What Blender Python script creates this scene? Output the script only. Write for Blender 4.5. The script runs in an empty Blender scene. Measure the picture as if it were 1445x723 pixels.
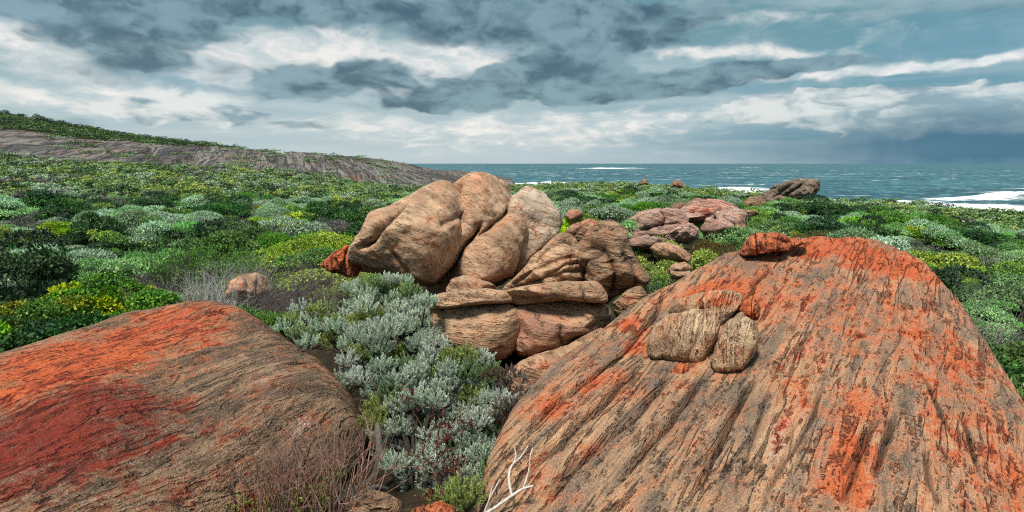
import bpy, bmesh, math, random
import numpy as np
from mathutils import Vector
from mathutils.bvhtree import BVHTree

rng = np.random.default_rng(7)
random.seed(7)
scene = bpy.context.scene
COL = scene.collection

# ------------------------------------------------------------------ camera model
W0, H0 = 1445.0, 723.0
FPX = 802.0
CX, CY = W0 / 2, H0 / 2
CAMZ = 1.9
PITCH = math.atan((CY - 231.0) / FPX)
ct, st = math.cos(PITCH), math.sin(PITCH)
CAM = np.array([0.0, 0.0, CAMZ])


def ray(px, py):
    a = (px - CX) / FPX
    b = -(py - CY) / FPX
    return np.array([a, ct + b * st, -st + b * ct])


def P(px, py, Y):
    d = ray(px, py)
    return CAM + d * (Y / d[1])


def proj(p):
    q = np.asarray(p) - CAM
    f = q[..., 1] * ct - q[..., 2] * st
    u = q[..., 1] * st + q[..., 2] * ct
    return CX + FPX * q[..., 0] / f, CY - FPX * u / f, f


def zo(ox, oy, s, pts):
    """points read in an enlarged crop -> photograph pixels"""
    return [(ox + x / s, oy + y / s) for x, y in pts]


def Z2(pts): return zo(420, 220, 2.259, pts)
def Z3(pts): return zo(860, 200, 2.47, pts)
def Z4(pts): return zo(0, 420, 2.387, pts)
def Z5(pts): return zo(380, 360, 1.9925, pts)
def Z6(pts): return zo(680, 320, 1.793, pts)
def Z7(pts): return zo(1000, 320, 1.793, pts)


def lin(r, g, b):
    o = []
    for c in (r, g, b):
        c /= 255.0
        o.append(c / 12.92 if c <= 0.04045 else ((c + 0.055) / 1.055) ** 2.4)
    return tuple(o)


# ------------------------------------------------------------------ numpy noise
def _hash(i, j, k, seed):
    n = (i * 374761393 + j * 668265263 + k * 2147483647 + seed * 1274126177) & 0xFFFFFFFF
    n = ((n ^ (n >> 13)) * 1274126177) & 0xFFFFFFFF
    n = (n ^ (n >> 16)) & 0xFFFF
    return n / 65535.0


def vnoise(p, seed=0):
    p = np.asarray(p, dtype=np.float64)
    f = np.floor(p)
    t = p - f
    i = f.astype(np.int64)
    w = t * t * t * (t * (t * 6 - 15) + 10)
    r = 0
    for a in (0, 1):
        wa = w[:, 0] if a else 1 - w[:, 0]
        for b in (0, 1):
            wb = w[:, 1] if b else 1 - w[:, 1]
            for c in (0, 1):
                wc = w[:, 2] if c else 1 - w[:, 2]
                r = r + wa * wb * wc * _hash(i[:, 0] + a, i[:, 1] + b, i[:, 2] + c, seed)
    return r * 2 - 1


def fbm(p, octv=4, gain=0.5, lac=2.03, seed=0):
    s, amp, tot = 0, 1.0, 0.0
    q = np.asarray(p, dtype=np.float64).copy()
    for o in range(octv):
        s = s + amp * vnoise(q, seed + o * 17)
        tot += amp
        amp *= gain
        q = q * lac + 3.7
    return s / tot


def sstep(x, a, b):
    t = np.clip((x - a) / (b - a), 0, 1)
    return t * t * (3 - 2 * t)


# ------------------------------------------------------------------ mesh helpers
def tag(o, label=None, cat=None, group=None, kind=None):
    if label: o['label'] = label
    if cat: o['category'] = cat
    if group: o['group'] = group
    if kind: o['kind'] = kind
    return o


def mesh_np(name, V, F, mat, smooth=True, attrs=None, cols=None, link=True, parent=None, loc=None):
    """F: int array (n,3) or (n,4)"""
    V = np.asarray(V, dtype=np.float32)
    F = np.asarray(F, dtype=np.int32)
    if loc is not None:
        V = V - np.asarray(loc, dtype=np.float32)
    me = bpy.data.meshes.new(name)
    k = F.shape[1]
    me.vertices.add(len(V))
    me.vertices.foreach_set('co', V.ravel())
    me.loops.add(F.size)
    me.loops.foreach_set('vertex_index', F.ravel())
    me.polygons.add(len(F))
    me.polygons.foreach_set('loop_start', np.arange(0, F.size, k, dtype=np.int32))
    try:
        me.polygons.foreach_set('loop_total', np.full(len(F), k, dtype=np.int32))
    except Exception:
        pass
    me.update(calc_edges=True)
    me.polygons.foreach_set('use_smooth', np.full(len(F), smooth, dtype=bool))
    for n, a in (attrs or {}).items():
        at = me.attributes.new(n, 'FLOAT', 'POINT')
        at.data.foreach_set('value', np.asarray(a, dtype=np.float32))
    for n, a in (cols or {}).items():
        at = me.attributes.new(n, 'FLOAT_COLOR', 'POINT')
        a = np.asarray(a, dtype=np.float32)
        if a.shape[1] == 3:
            a = np.concatenate([a, np.ones((len(a), 1), dtype=np.float32)], 1)
        at.data.foreach_set('color', a.ravel())
    if mat: me.materials.append(mat)
    o = bpy.data.objects.new(name, me)
    if link: COL.objects.link(o)
    if loc is not None:
        o.location = tuple(float(c) for c in loc)
    if parent: o.parent = parent
    return o


def grid_faces(n, m, wrap=False):
    """n rows of m verts"""
    i = np.arange(n - 1)[:, None]
    j = np.arange(m if wrap else m - 1)[None, :]
    a = i * m + j
    b = i * m + (j + 1) % m
    return np.stack([a, b, b + m, a + m], -1).reshape(-1, 4)


def empty(name, loc):
    e = bpy.data.objects.new(name, None)
    e.empty_display_size = 0.1
    e.location = tuple(float(c) for c in loc)
    COL.objects.link(e)
    return e


# ------------------------------------------------------------------ node mini-language
class S:
    def __init__(s, g, o): s.g, s.o = g, o
    def __add__(a, b): return a.g.m('ADD', a, b)
    def __radd__(a, b): return a.g.m('ADD', a, b)
    def __sub__(a, b): return a.g.m('SUBTRACT', a, b)
    def __rsub__(a, b): return a.g.m('SUBTRACT', b, a)
    def __mul__(a, b): return a.g.m('MULTIPLY', a, b)
    def __rmul__(a, b): return a.g.m('MULTIPLY', a, b)
    def __truediv__(a, b): return a.g.m('DIVIDE', a, b)
    def __rtruediv__(a, b): return a.g.m('DIVIDE', b, a)
    def __pow__(a, b): return a.g.m('POWER', a, b)


class G:
    def __init__(self, tree):
        self.t = tree
        tree.nodes.clear()

    def n(self, typ):
        return self.t.nodes.new(typ)

    def put(self, inp, v):
        if isinstance(v, S):
            self.t.links.new(v.o, inp)
        elif v is not None:
            if isinstance(v, (tuple, list)) and len(v) == 3 and inp.type == 'RGBA':
                v = (*v, 1.0)
            inp.default_value = v

    def m(self, op, *a, clamp=False):
        n = self.n('ShaderNodeMath')
        n.operation = op
        n.use_clamp = clamp
        for i, v in enumerate(a): self.put(n.inputs[i], v)
        return S(self, n.outputs[0])

    def ss(self, x, lo, hi):
        n = self.n('ShaderNodeMapRange')
        n.interpolation_type = 'SMOOTHSTEP'
        self.put(n.inputs[0], x)
        n.inputs[1].default_value = lo
        n.inputs[2].default_value = hi
        return S(self, n.outputs[0])

    def lerp(self, x, lo, hi, a, b):
        n = self.n('ShaderNodeMapRange')
        self.put(n.inputs[0], x)
        for i, v in enumerate((lo, hi, a, b)): n.inputs[i + 1].default_value = v
        return S(self, n.outputs[0])

    def clamp(self, x): return self.m('ADD', x, 0.0, clamp=True)

    def noise(self, vec, scale=1.0, detail=4.0, rough=0.55, dist=0.0, lac=2.0):
        n = self.n('ShaderNodeTexNoise')
        self.put(n.inputs['Vector'], vec)
        n.inputs['Scale'].default_value = scale
        n.inputs['Detail'].default_value = detail
        n.inputs['Roughness'].default_value = rough
        n.inputs['Lacunarity'].default_value = lac
        n.inputs['Distortion'].default_value = dist
        return S(self, n.outputs[0])

    def noisec(self, vec, scale=1.0, detail=2.0):
        n = self.n('ShaderNodeTexNoise')
        self.put(n.inputs['Vector'], vec)
        n.inputs['Scale'].default_value = scale
        n.inputs['Detail'].default_value = detail
        return S(self, n.outputs[1])

    def voro(self, vec, scale=1.0, feature='F1', rnd=1.0):
        n = self.n('ShaderNodeTexVoronoi')
        n.feature = feature
        self.put(n.inputs['Vector'], vec)
        n.inputs['Scale'].default_value = scale
        n.inputs['Randomness'].default_value = rnd
        return S(self, n.outputs[0])

    def mix(self, f, a, b, mode='MIX'):
        n = self.n('ShaderNodeMix')
        n.data_type = 'RGBA'
        n.blend_type = mode
        self.put(n.inputs[0], f)
        self.put(n.inputs[6], a)
        self.put(n.inputs[7], b)
        return S(self, n.outputs[2])

    def attr(self, name, color=False):
        n = self.n('ShaderNodeAttribute')
        n.attribute_name = name
        return S(self, n.outputs[0] if color else n.outputs[2])

    def sep(self, v):
        n = self.n('ShaderNodeSeparateXYZ')
        self.put(n.inputs[0], v)
        return [S(self, o) for o in n.outputs]

    def comb(self, x, y, z):
        n = self.n('ShaderNodeCombineXYZ')
        for i, v in enumerate((x, y, z)): self.put(n.inputs[i], v)
        return S(self, n.outputs[0])

    def vadd(self, a, b, op='ADD'):
        n = self.n('ShaderNodeVectorMath')
        n.operation = op
        self.put(n.inputs[0], a)
        self.put(n.inputs[1], b)
        return S(self, n.outputs[0])

    def vscale(self, a, k):
        n = self.n('ShaderNodeVectorMath')
        n.operation = 'SCALE'
        self.put(n.inputs[0], a)
        self.put(n.inputs['Scale'], k)
        return S(self, n.outputs[0])

    def dot(self, a, b):
        n = self.n('ShaderNodeVectorMath')
        n.operation = 'DOT_PRODUCT'
        self.put(n.inputs[0], a)
        self.put(n.inputs[1], b)
        return S(self, n.outputs['Value'])

    def coord(self, which='Object'):
        return S(self, self.n('ShaderNodeTexCoord').outputs[which])

    def pos(self):
        return S(self, self.n('ShaderNodeNewGeometry').outputs['Position'])

    def island(self):
        return S(self, self.n('ShaderNodeNewGeometry').outputs['Random Per Island'])

    def objrand(self):
        return S(self, self.n('ShaderNodeObjectInfo').outputs['Random'])

    def hsv(self, col, h=0.5, s=1.0, v=1.0):
        n = self.n('ShaderNodeHueSaturation')
        self.put(n.inputs['Hue'], h)
        self.put(n.inputs['Saturation'], s)
        self.put(n.inputs['Value'], v)
        self.put(n.inputs['Color'], col)
        return S(self, n.outputs[0])

    def bump(self, h, dist=0.01, strength=1.0, normal=None):
        n = self.n('ShaderNodeBump')
        n.inputs['Strength'].default_value = strength
        n.inputs['Distance'].default_value = dist
        self.put(n.inputs['Height'], h)
        if normal: self.put(n.inputs['Normal'], normal)
        return S(self, n.outputs[0])

    def out(self, bs, target='ShaderNodeOutputMaterial'):
        o = self.n(target)
        self.put(o.inputs[0], bs)

    def bsdf(self, col, rough=0.8, spec=0.2, normal=None):
        n = self.n('ShaderNodeBsdfPrincipled')
        self.put(n.inputs['Base Color'], col)
        self.put(n.inputs['Roughness'], rough)
        self.put(n.inputs['Specular IOR Level'], spec)
        if normal: self.put(n.inputs['Normal'], normal)
        return S(self, n.outputs[0])


def new_mat(name):
    m = bpy.data.materials.new(name)
    m.use_nodes = True
    return m, G(m.node_tree)
# ------------------------------------------------------------------ camera, light, sky
EXPO = 1.9
DENOISE = False
cam_d = bpy.data.cameras.new('camera')
cam_d.sensor_width = 36.0
cam_d.lens = 36.0 * FPX / W0
cam_d.clip_start = 0.05
cam_d.clip_end = 80000
cam = bpy.data.objects.new('camera', cam_d)
cam.location = (0, 0, CAMZ)
cam.rotation_euler = (math.pi / 2 - PITCH, 0, 0)
COL.objects.link(cam)
scene.camera = cam

SUN_EL, SUN_AZ = math.radians(63), math.radians(205)   # azimuth clockwise from +Y: behind, to the right
sd = bpy.data.lights.new('sun', 'SUN')
sd.energy = 1.5
sd.angle = math.radians(10)
sd.color = (1.0, 0.91, 0.79)
sun = bpy.data.objects.new('sun', sd)
sv = Vector((math.sin(SUN_AZ) * math.cos(SUN_EL), math.cos(SUN_AZ) * math.cos(SUN_EL), math.sin(SUN_EL)))
sun.rotation_euler = sv.to_track_quat('Z', 'Y').to_euler()
sun.location = (0, 0, 30)
COL.objects.link(sun)

vs = scene.view_settings
vs.view_transform = 'Standard'
vs.look = 'None'
vs.gamma = 1.0
vs.exposure = EXPO
vs.use_curve_mapping = False


def azel(px, py):
    d = ray(px, py)
    return math.atan2(d[0], d[1]), math.atan2(d[2], math.hypot(d[0], d[1]))


def build_world():
    w = bpy.data.worlds.new('World')
    scene.world = w
    w.use_nodes = True
    w.cycles.sampling_method = 'MANUAL'
    w.cycles.sample_map_resolution = 512
    g = G(w.node_tree)
    d = g.coord('Generated')
    x, y, z = g.sep(d)
    az = g.m('ARCTAN2', x, y)
    hyp = g.m('SQRT', x * x + y * y)
    el = g.m('ARCTAN2', z, hyp)
    elp = g.m('MAXIMUM', el, 0.0)
    # cloud space: height is stretched so that far (low) cloud is thinner
    lz = g.m('LOGARITHM', elp + 0.12, math.e)
    base = g.comb(az * 5.0, lz * 2.7, 0.0)
    wa = g.noisec(base, 1.0, 2)
    wb = g.noisec(base, 4.0, 3)
    warp = g.vadd(g.vscale(g.vadd(wa, (0.5, 0.5, 0.5), 'SUBTRACT'), 0.42),
                  g.vscale(g.vadd(wb, (0.5, 0.5, 0.5), 'SUBTRACT'), 0.20))
    wx, wy, _ = g.sep(warp)
    azw = az + wx * 0.24
    elw = el + wy * 0.105
    cs = g.vadd(base, warp)
    n1 = g.noise(cs, 1.5, 6, 0.56, 0.15)
    n2 = g.noise(g.vadd(cs, (7.3, 2.1, 1.0)), 3.6, 6, 0.55, 0.1)
    n3 = g.noise(g.comb(az * 2.2, lz * 5.0, 2.0), 2.2, 4, 0.55, 0.3)   # flat streaks

    def blob(px, py, rx, ry, rot=0.0, soft=False):
        a0, e0 = azel(px, py)
        sx, sy = rx / 760.0, ry / 800.0
        A = azw if not soft else az + wx * 0.1
        E = elw if not soft else el + wy * 0.05
        dx = A - a0
        dy = E - e0
        if rot:
            c, s = math.cos(math.radians(rot)), math.sin(math.radians(rot))
            dx, dy = dx * c + dy * s, dy * c - dx * s
        q = (dx * (1 / sx)) ** 2.0 + (dy * (1 / sy)) ** 2.0
        return g.m('EXPONENT', q * -1.0)

    def total(lst, soft=False):
        t = None
        for b in lst:
            wgt = b[4]
            r = b[5] if len(b) > 5 else 0
            v = blob(*b[:4], r, soft) * wgt
            t = v if t is None else t + v
        return t

    # backdrop: pale at the horizon on the left, teal-grey up high, blue squall on the right
    up = g.ss(el, 0.0, 0.26)
    right = g.ss(az, -0.05, 0.70)
    hor = g.mix(right, lin(176, 194, 200), lin(92, 146, 166))
    top = g.mix(right, lin(106, 146, 156), lin(98, 144, 154))
    c = g.mix(up, hor, top)
    c = g.mix(g.ss(n3, 0.42, 0.66) * 0.4, c, lin(196, 208, 209))
    c = g.mix(g.ss(n1 * .6 + n2 * .4, 0.46, 0.60) * 0.55, c, lin(168, 190, 194))
    # blue openings
    blue = total([(300, 122, 70, 16, 0.8), (1400, 55, 120, 36, 0.7), (1380, 140, 70, 16, 0.75), (30, 20, 80, 18, 0.5),
                  (860, 150, 60, 12, 0.2), (1180, 168, 60, 14, 0.6)])
    c = g.mix(g.clamp(blue * (0.6 + n2 * 0.8)), c, lin(70, 128, 144))
    vb = g.voro(g.vadd(g.comb(az * 5.0, el * 13.0, 0.0), g.vscale(warp, 1.2)), 3.2, 'SMOOTH_F1')
    vb2 = g.voro(g.vadd(g.comb(az * 5.0, el * 13.0, 3.0), g.vscale(warp, 1.2)), 8.0, 'SMOOTH_F1')
    puff = (0.42 - vb) * 0.6 + (0.42 - vb2) * 0.35
    # bright cloud
    bright = total([(60, 62, 90, 22, 0.95), (330, 92, 90, 20, 1.3), (455, 76, 76, 28, 1.5), (640, 82, 70, 26, 1.45),
                    (230, 148, 130, 22, 0.5), (100, 130, 90, 20, 0.4), (540, 185, 140, 20, 0.42), (720, 185, 190, 20, 0.45),
                    (900, 165, 130, 18, 0.6), (1040, 76, 120, 9, 0.8, -4), (1260, 97, 190, 7, 0.85, 1),
                    (700, 105, 60, 18, 0.4), (560, 130, 90, 16, 0.6), (1110, 30, 180, 14, 0.45, -5),
                    (800, 210, 170, 16, 0.4), (400, 215, 330, 14, 0.12)])
    bm = g.ss(bright + (n2 - 0.5) * 0.9 + (n1 - 0.5) * 0.5 + puff * 0.35, 0.15, 0.80)
    bcol = g.mix(g.ss(n2 * .6 + n1 * .4, 0.40, 0.60), lin(188, 202, 205), lin(243, 238, 232))
    c = g.mix(bm * 0.93, c, bcol)
    # dark cloud
    dark = total([(185, 72, 105, 34, 1.25), (235, 18, 52, 26, 0.9), (405, 108, 46, 30, 0.95), (515, 106, 66, 28, 1.25),
                  (610, 150, 60, 9, 0.8), (740, 112, 120, 26, 1.25, 6), (655, 138, 50, 10, 0.6), (965, 116, 150, 15, 1.15, 4),
                  (1090, 98, 90, 9, 0.7), (430, 180, 80, 7, 0.5), (460, 14, 190, 22, 0.9), (760, 24, 170, 30, 0.85),
                  (40, 4, 120, 14, 0.9), (880, 62, 120, 16, 0.6), (1300, 16, 150, 14, 0.55), (60, 172, 90, 8, 0.45),
                  (620, 60, 60, 14, 0.5), (1000, 20, 120, 14, 0.4)])
    dm = g.ss(dark * 1.08 - bright * 0.30 + (n1 - 0.5) * 1.3 + (n2 - 0.5) * 0.7 + puff * 0.7, 0.26, 0.66)
    dcol = g.mix(g.ss(n2 * 0.5 + n1 * 0.5 - puff * .25, 0.38, 0.60), lin(62, 92, 106), lin(124, 154, 163))
    c = g.mix(dm * 0.95, c, dcol)
    # low heaped cloud in front, with a crisp top edge
    cum = total([(1265, 150, 120, 26, 1.25), (1160, 150, 80, 16, 1.0), (1085, 158, 50, 14, 0.8), (1350, 166, 70, 16, 0.8),
                 (250, 150, 80, 18, 0.8), (330, 165, 60, 12, 0.6), (1210, 172, 90, 12, 0.7), (150, 160, 70, 12, 0.5), (600, 190, 90, 10, 0.4)])
    cm = g.ss(cum + puff + (n2 - 0.5) * 0.3, 0.42, 0.56)
    ccol = g.mix(g.ss(puff * 0.4 + (n1 - 0.5) * 1.2 + (n2 - 0.5) * 0.8 + 0.1, -0.08, 0.28), lin(124, 152, 164), lin(222, 225, 222))
    c = g.mix(cm * 0.95, c, ccol)
    # squall over the sea
    sq = blob(1330, 214, 250, 30, 0, True) + blob(1400, 190, 120, 30, 0, True) * 0.6
    streak = g.noise(g.comb(az * 26.0, el * 3.0, 4.0), 1.0, 3, 0.5)
    c = g.mix(g.clamp(sq * (0.55 + streak * 0.5)), c, lin(44, 104, 134))
    c = g.mix(blob(850, 222, 260, 16, 0, True) * 0.45, c, lin(176, 194, 204))
    c = g.mix(blob(520, 224, 240, 12, 0, True) * 0.5, c, lin(196, 208, 212))
    # below the horizon: dim
    c = g.mix(g.ss(el, -0.03, -0.001), (0.05, 0.07, 0.075), c)
    # overcast: brighter overhead than near the horizon
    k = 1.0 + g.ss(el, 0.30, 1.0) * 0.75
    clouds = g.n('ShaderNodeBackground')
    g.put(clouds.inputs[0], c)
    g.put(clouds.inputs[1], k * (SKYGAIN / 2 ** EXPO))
    sky = g.n('ShaderNodeTexSky')
    sky.sky_type = 'NISHITA'
    sky.sun_disc = False
    sky.sun_elevation = SUN_EL
    sky.sun_rotation = SUN_AZ
    b2 = g.n('ShaderNodeBackground')
    g.put(b2.inputs[0], S(g, sky.outputs[0]))
    b2.inputs[1].default_value = 0.06
    mx = g.n('ShaderNodeMixShader')
    cover = 1.0 - g.clamp(blue * 0.5) * 0.25 - 0.05
    g.put(mx.inputs[0], cover)
    g.t.links.new(b2.outputs[0], mx.inputs[1])
    g.t.links.new(clouds.outputs[0], mx.inputs[2])
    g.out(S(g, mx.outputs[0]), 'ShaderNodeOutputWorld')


SKYGAIN = 1.04
build_world()

cy = scene.cycles
cy.max_bounces = 4
cy.diffuse_bounces = 2
cy.glossy_bounces = 2
cy.transmission_bounces = 2
cy.transparent_max_bounces = 4
cy.caustics_reflective = False
cy.caustics_refractive = False
cy.use_adaptive_sampling = True
cy.adaptive_threshold = 0.02
cy.use_denoising = DENOISE
cy.pixel_filter_type = 'BLACKMAN_HARRIS'
cy.filter_width = 1.15
# ------------------------------------------------------------------ thin-plate surfaces
class TPS:
    def __init__(self, xy, z, lam=1e-4):
        self.c = np.asarray(xy, float)
        n = len(self.c)
        K = self._phi(self.c, self.c) + np.eye(n) * lam
        Pm = np.concatenate([np.ones((n, 1)), self.c], 1)
        A = np.zeros((n + 3, n + 3))
        A[:n, :n] = K
        A[:n, n:] = Pm
        A[n:, :n] = Pm.T
        self.w = np.linalg.solve(A, np.concatenate([np.asarray(z, float), np.zeros(3)]))

    def _phi(self, a, b):
        r2 = ((a[:, None, :] - b[None, :, :]) ** 2).sum(-1)
        return 0.5 * r2 * np.log(r2 + 1e-12)

    def __call__(self, xy):
        xy = np.asarray(xy, float)
        out = np.empty(len(xy))
        n = len(self.c)
        for s in range(0, len(xy), 20000):
            q = xy[s:s + 20000]
            out[s:s + 20000] = self._phi(q, self.c) @ self.w[:n] + self.w[n] + q @ self.w[n + 1:]
        return out


SEA = -9.1
# (px, py, Y, height of scrub above the soil)
CT = [(0, 400, 7, .75), (0, 300, 18, .7), (0, 250, 40, .7), (0, 231, 55, .7), (0, 212, 75, .5), (0, 188, 110, 0), (0, 158, 150, 1.0),
      (200, 390, 7, .75), (200, 300, 20, .7), (200, 250, 45, .7), (200, 228, 80, .5), (200, 203, 120, 0), (200, 198, 140, .6),
      (410, 360, 8.5, .6), (410, 300, 20, .7), (410, 260, 45, .7), (410, 243, 85, .4), (410, 217, 160, 0),
      (550, 340, 10, .7), (550, 300, 25, .7), (550, 275, 50, .7), (550, 262, 90, .5), (550, 227, 190, 0),
      (650, 265, 85, .7), (650, 251, 180, 0), (650, 241, 300, 0), (715, 262, 105, .6), (712, 253, 290, 0),
      (800, 310, 16, .6), (800, 275, 35, .6), (800, 259, 75, .5), (1000, 320, 14, .6), (1000, 285, 30, .6), (1000, 269, 65, .75), (1050, 279, 60, .8),
      (1150, 330, 12, .7), (1150, 300, 25, .6), (1150, 280, 55, .75), (1300, 320, 20, .7), (1300, 290, 50, .75),
      (1445, 500, 6, .75), (1445, 400, 10, .75), (1445, 333, 22, .75), (1445, 302, 47, .75)]
_p, _z = [], []
for px, py, Y, h in CT:
    q = P(px, py, Y)
    _p.append((math.atan2(q[0], q[1]), math.log(math.hypot(q[0], q[1]))))
    _z.append(q[2] - h)
for px, Y, z in [(0, 220, 13), (200, 220, 5.5), (410, 240, 2.2), (550, 300, -2), (0, 440, 9), (410, 440, -4), (800, 150, -2.5), (1100, 150, -5.5), (1445, 150, -9), (1445, 440, -16), (800, 440, -8)]:
    q = P(px, 300, Y)
    _p.append((math.atan2(q[0], q[1]), math.log(math.hypot(q[0], q[1]))))
    _z.append(z)
for x, y, z in [(0, 2, 0), (0, 3.2, 0), (0, 5, 0), (-3, 3, -.35), (3, 3, -.45), (4.5, 4.5, -.5), (-4, 5, -.35), (0, 7.5, 0), (2, 8, -.3), (-2.5, 6.5, -.1), (-.9, 6.0, .35), (-1.6, 6.3, .2), (-.5, 5.2, .05), (-2.9, 7.2, .1), (.6, 5.6, .1), (1.2, 6.4, .05), (2.0, 11.5, .05), (3.2, 11.5, .05), (1.6, 8.0, .1)]:
    _p.append((math.atan2(x, y), math.log(math.hypot(x, y))))
    _z.append(z)
_gt = TPS(_p, _z, 2e-4)


def gz(x, y):
    x = np.atleast_1d(np.asarray(x, float))
    y = np.atleast_1d(np.asarray(y, float))
    az = np.clip(np.arctan2(x, y), -0.85, 0.85)
    lr = np.log(np.clip(np.hypot(x, y), 1.6, 440))
    z = _gt(np.stack([az, lr], 1))
    r = np.hypot(x, y)
    nz = fbm(np.stack([x * .35, y * .35, 0 * x], 1), 4, seed=3) * np.clip(r * .012, .05, .35)
    px = CX + FPX * x / np.maximum(y, .05)
    px = np.where(y < .05, np.where(x > 0, 3000, -3000), px)
    e1 = np.interp(px, [735, 800, 1000, 1150, 1300, 1445, 1800, 3000], [112, 90, 76, 64, 58, 53, 46, 40])
    e2 = np.interp(px, [300, 600, 660, 715, 735], [420, 360, 330, 300, 285])
    wig = 1 + .05 * fbm(np.stack([x * .06, y * .06, 0 * x + 2], 1), 3, seed=4)
    e1, e2 = e1 * wig, e2 * wig
    d1 = sstep(y, e1, e1 * 1.22) * 14 * sstep(px, 722, 742)
    d2 = sstep(y, e2, e2 * 1.25) * 16 * (1 - sstep(px, 722, 742))
    d3 = (1 - sstep(np.abs(px - 735), 0, 60)) * sstep(y, 125, 160) * (1 - sstep(y, 200, 240)) * 6
    return np.maximum(z - d1 - d2 - d3, -16) + nz


# rock slope band between two radii that depend on bearing
RS = [(-400, 72, 112), (-60, 72, 112), (0, 73, 112), (200, 78, 130), (300, 80, 160), (410, 84, 200), (550, 90, 260), (620, 92, 330), (690, 108, 400), (735, 118, 420), (745, 500, 500)]


def rock_band(x, y):
    px = CX + FPX * 1.0 * x / np.maximum(y, .1)
    lo = np.interp(px, [a[0] for a in RS], [a[1] for a in RS])
    hi = np.interp(px, [a[0] for a in RS], [a[2] for a in RS])
    lo = lo * (1 + .05 * fbm(np.stack([x * .05, y * .05, x * 0], 1), 3, seed=9))
    hi = hi * (1 + .08 * fbm(np.stack([x * .04, y * .04, x * 0 + 5], 1), 3, seed=19))
    return (y > lo) & (y < hi) & (px < 742)


def build_land():
    az = np.concatenate([np.linspace(-math.pi, -1.0, 60, endpoint=False), np.linspace(-1.0, 1.0, 420, endpoint=False), np.linspace(1.0, math.pi, 60)])
    r = np.exp(np.linspace(math.log(0.25), math.log(440), 300))
    R, A = np.meshgrid(r, az, indexing='ij')
    x, y = (R * np.sin(A)).ravel(), (R * np.cos(A)).ravel()
    z = gz(x, y)
    rk = rock_band(x, y)
    # long runnels on the bare rock
    n = np.stack([x * .10 - y * .02, y * .02, x * 0], 1)
    s = fbm(np.stack([x * .16 + y * .05, (y * .6 - x * .25) * .05, x * 0], 1), 5, seed=41)
    rid = 1 - np.abs(fbm(np.stack([x * .11 + y * .055, (y - x * .4) * .02, x * 0 + 9], 1), 3, seed=77)) * 4
    z = z + rk * (s * .35 - np.clip(rid, 0, 1) ** 3 * 1.6)
    V = np.stack([x, y, z], 1)
    F = grid_faces(300, len(az))
    fr = rk[F].sum(1) >= 2
    ug, ig = np.unique(F[~fr], return_inverse=True)
    ur, ir = np.unique(F[fr], return_inverse=True)
    m, g = new_mat('soil')
    p = g.pos()
    a = g.noise(p, 1.3, 6, .65)
    b = g.noise(p, 14.0, 4, .7)
    c = g.mix(g.ss(a, .35, .65), (0.014, 0.011, 0.007), (0.038, 0.030, 0.019))
    c = g.mix(g.ss(b, .52, .68) * 0.7, c, (0.075, 0.06, 0.04))
    nd = g.noise(p, .09, 3, .6)
    c = g.mix(g.ss(nd, .42, .60) * .6, c, (0.03, 0.045, 0.015))
    g.out(g.bsdf(c, .95, .05, g.bump(b, .03, 1.0)))
    o = mesh_np('ground', V[ug], ig.reshape(-1, 4), m)
    tag(o, 'dark soil and leaf litter under the coastal scrub', 'ground', kind='structure')

    m, g = new_mat('slope_granite')
    p = g.pos()
    x_, y_, z_ = g.sep(p)
    sv = g.comb(x_ * .15 + y_ * .06, y_ * .008 + x_ * -.006, z_ * .03)
    n1 = g.noise(sv, 2.0, 8, .62, .4)
    n2 = g.noise(p, .35, 6, .6, .2)
    n3 = g.noise(sv, 5.5, 4, .6, .6)
    c = g.mix(g.ss(n1, .36, .62), lin(68, 64, 64), lin(116, 110, 106))
    c = g.mix(g.ss(n2, .50, .66) * .4, c, lin(128, 104, 86))
    up = g.ss(g.noise(p, .12, 4, .6), .55, .66)
    c = g.mix(up * .22, c, lin(160, 92, 56))
    crack = g.m('ABSOLUTE', n3 - .5)
    cr = 1.0 - g.ss(crack, .006, .045)
    c = g.mix(cr * .8, c, (0.03, 0.027, 0.027))
    g.out(g.bsdf(c, .8, .25, g.bump(n1 * .6 + n2 * .3 - cr * .6, 1.0, .8)))
    o = mesh_np('rock_slope', V[ur], ir.reshape(-1, 4), m)
    tag(o, 'long bare grey granite slope running down to the headland', 'rock slope', kind='structure')


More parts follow.
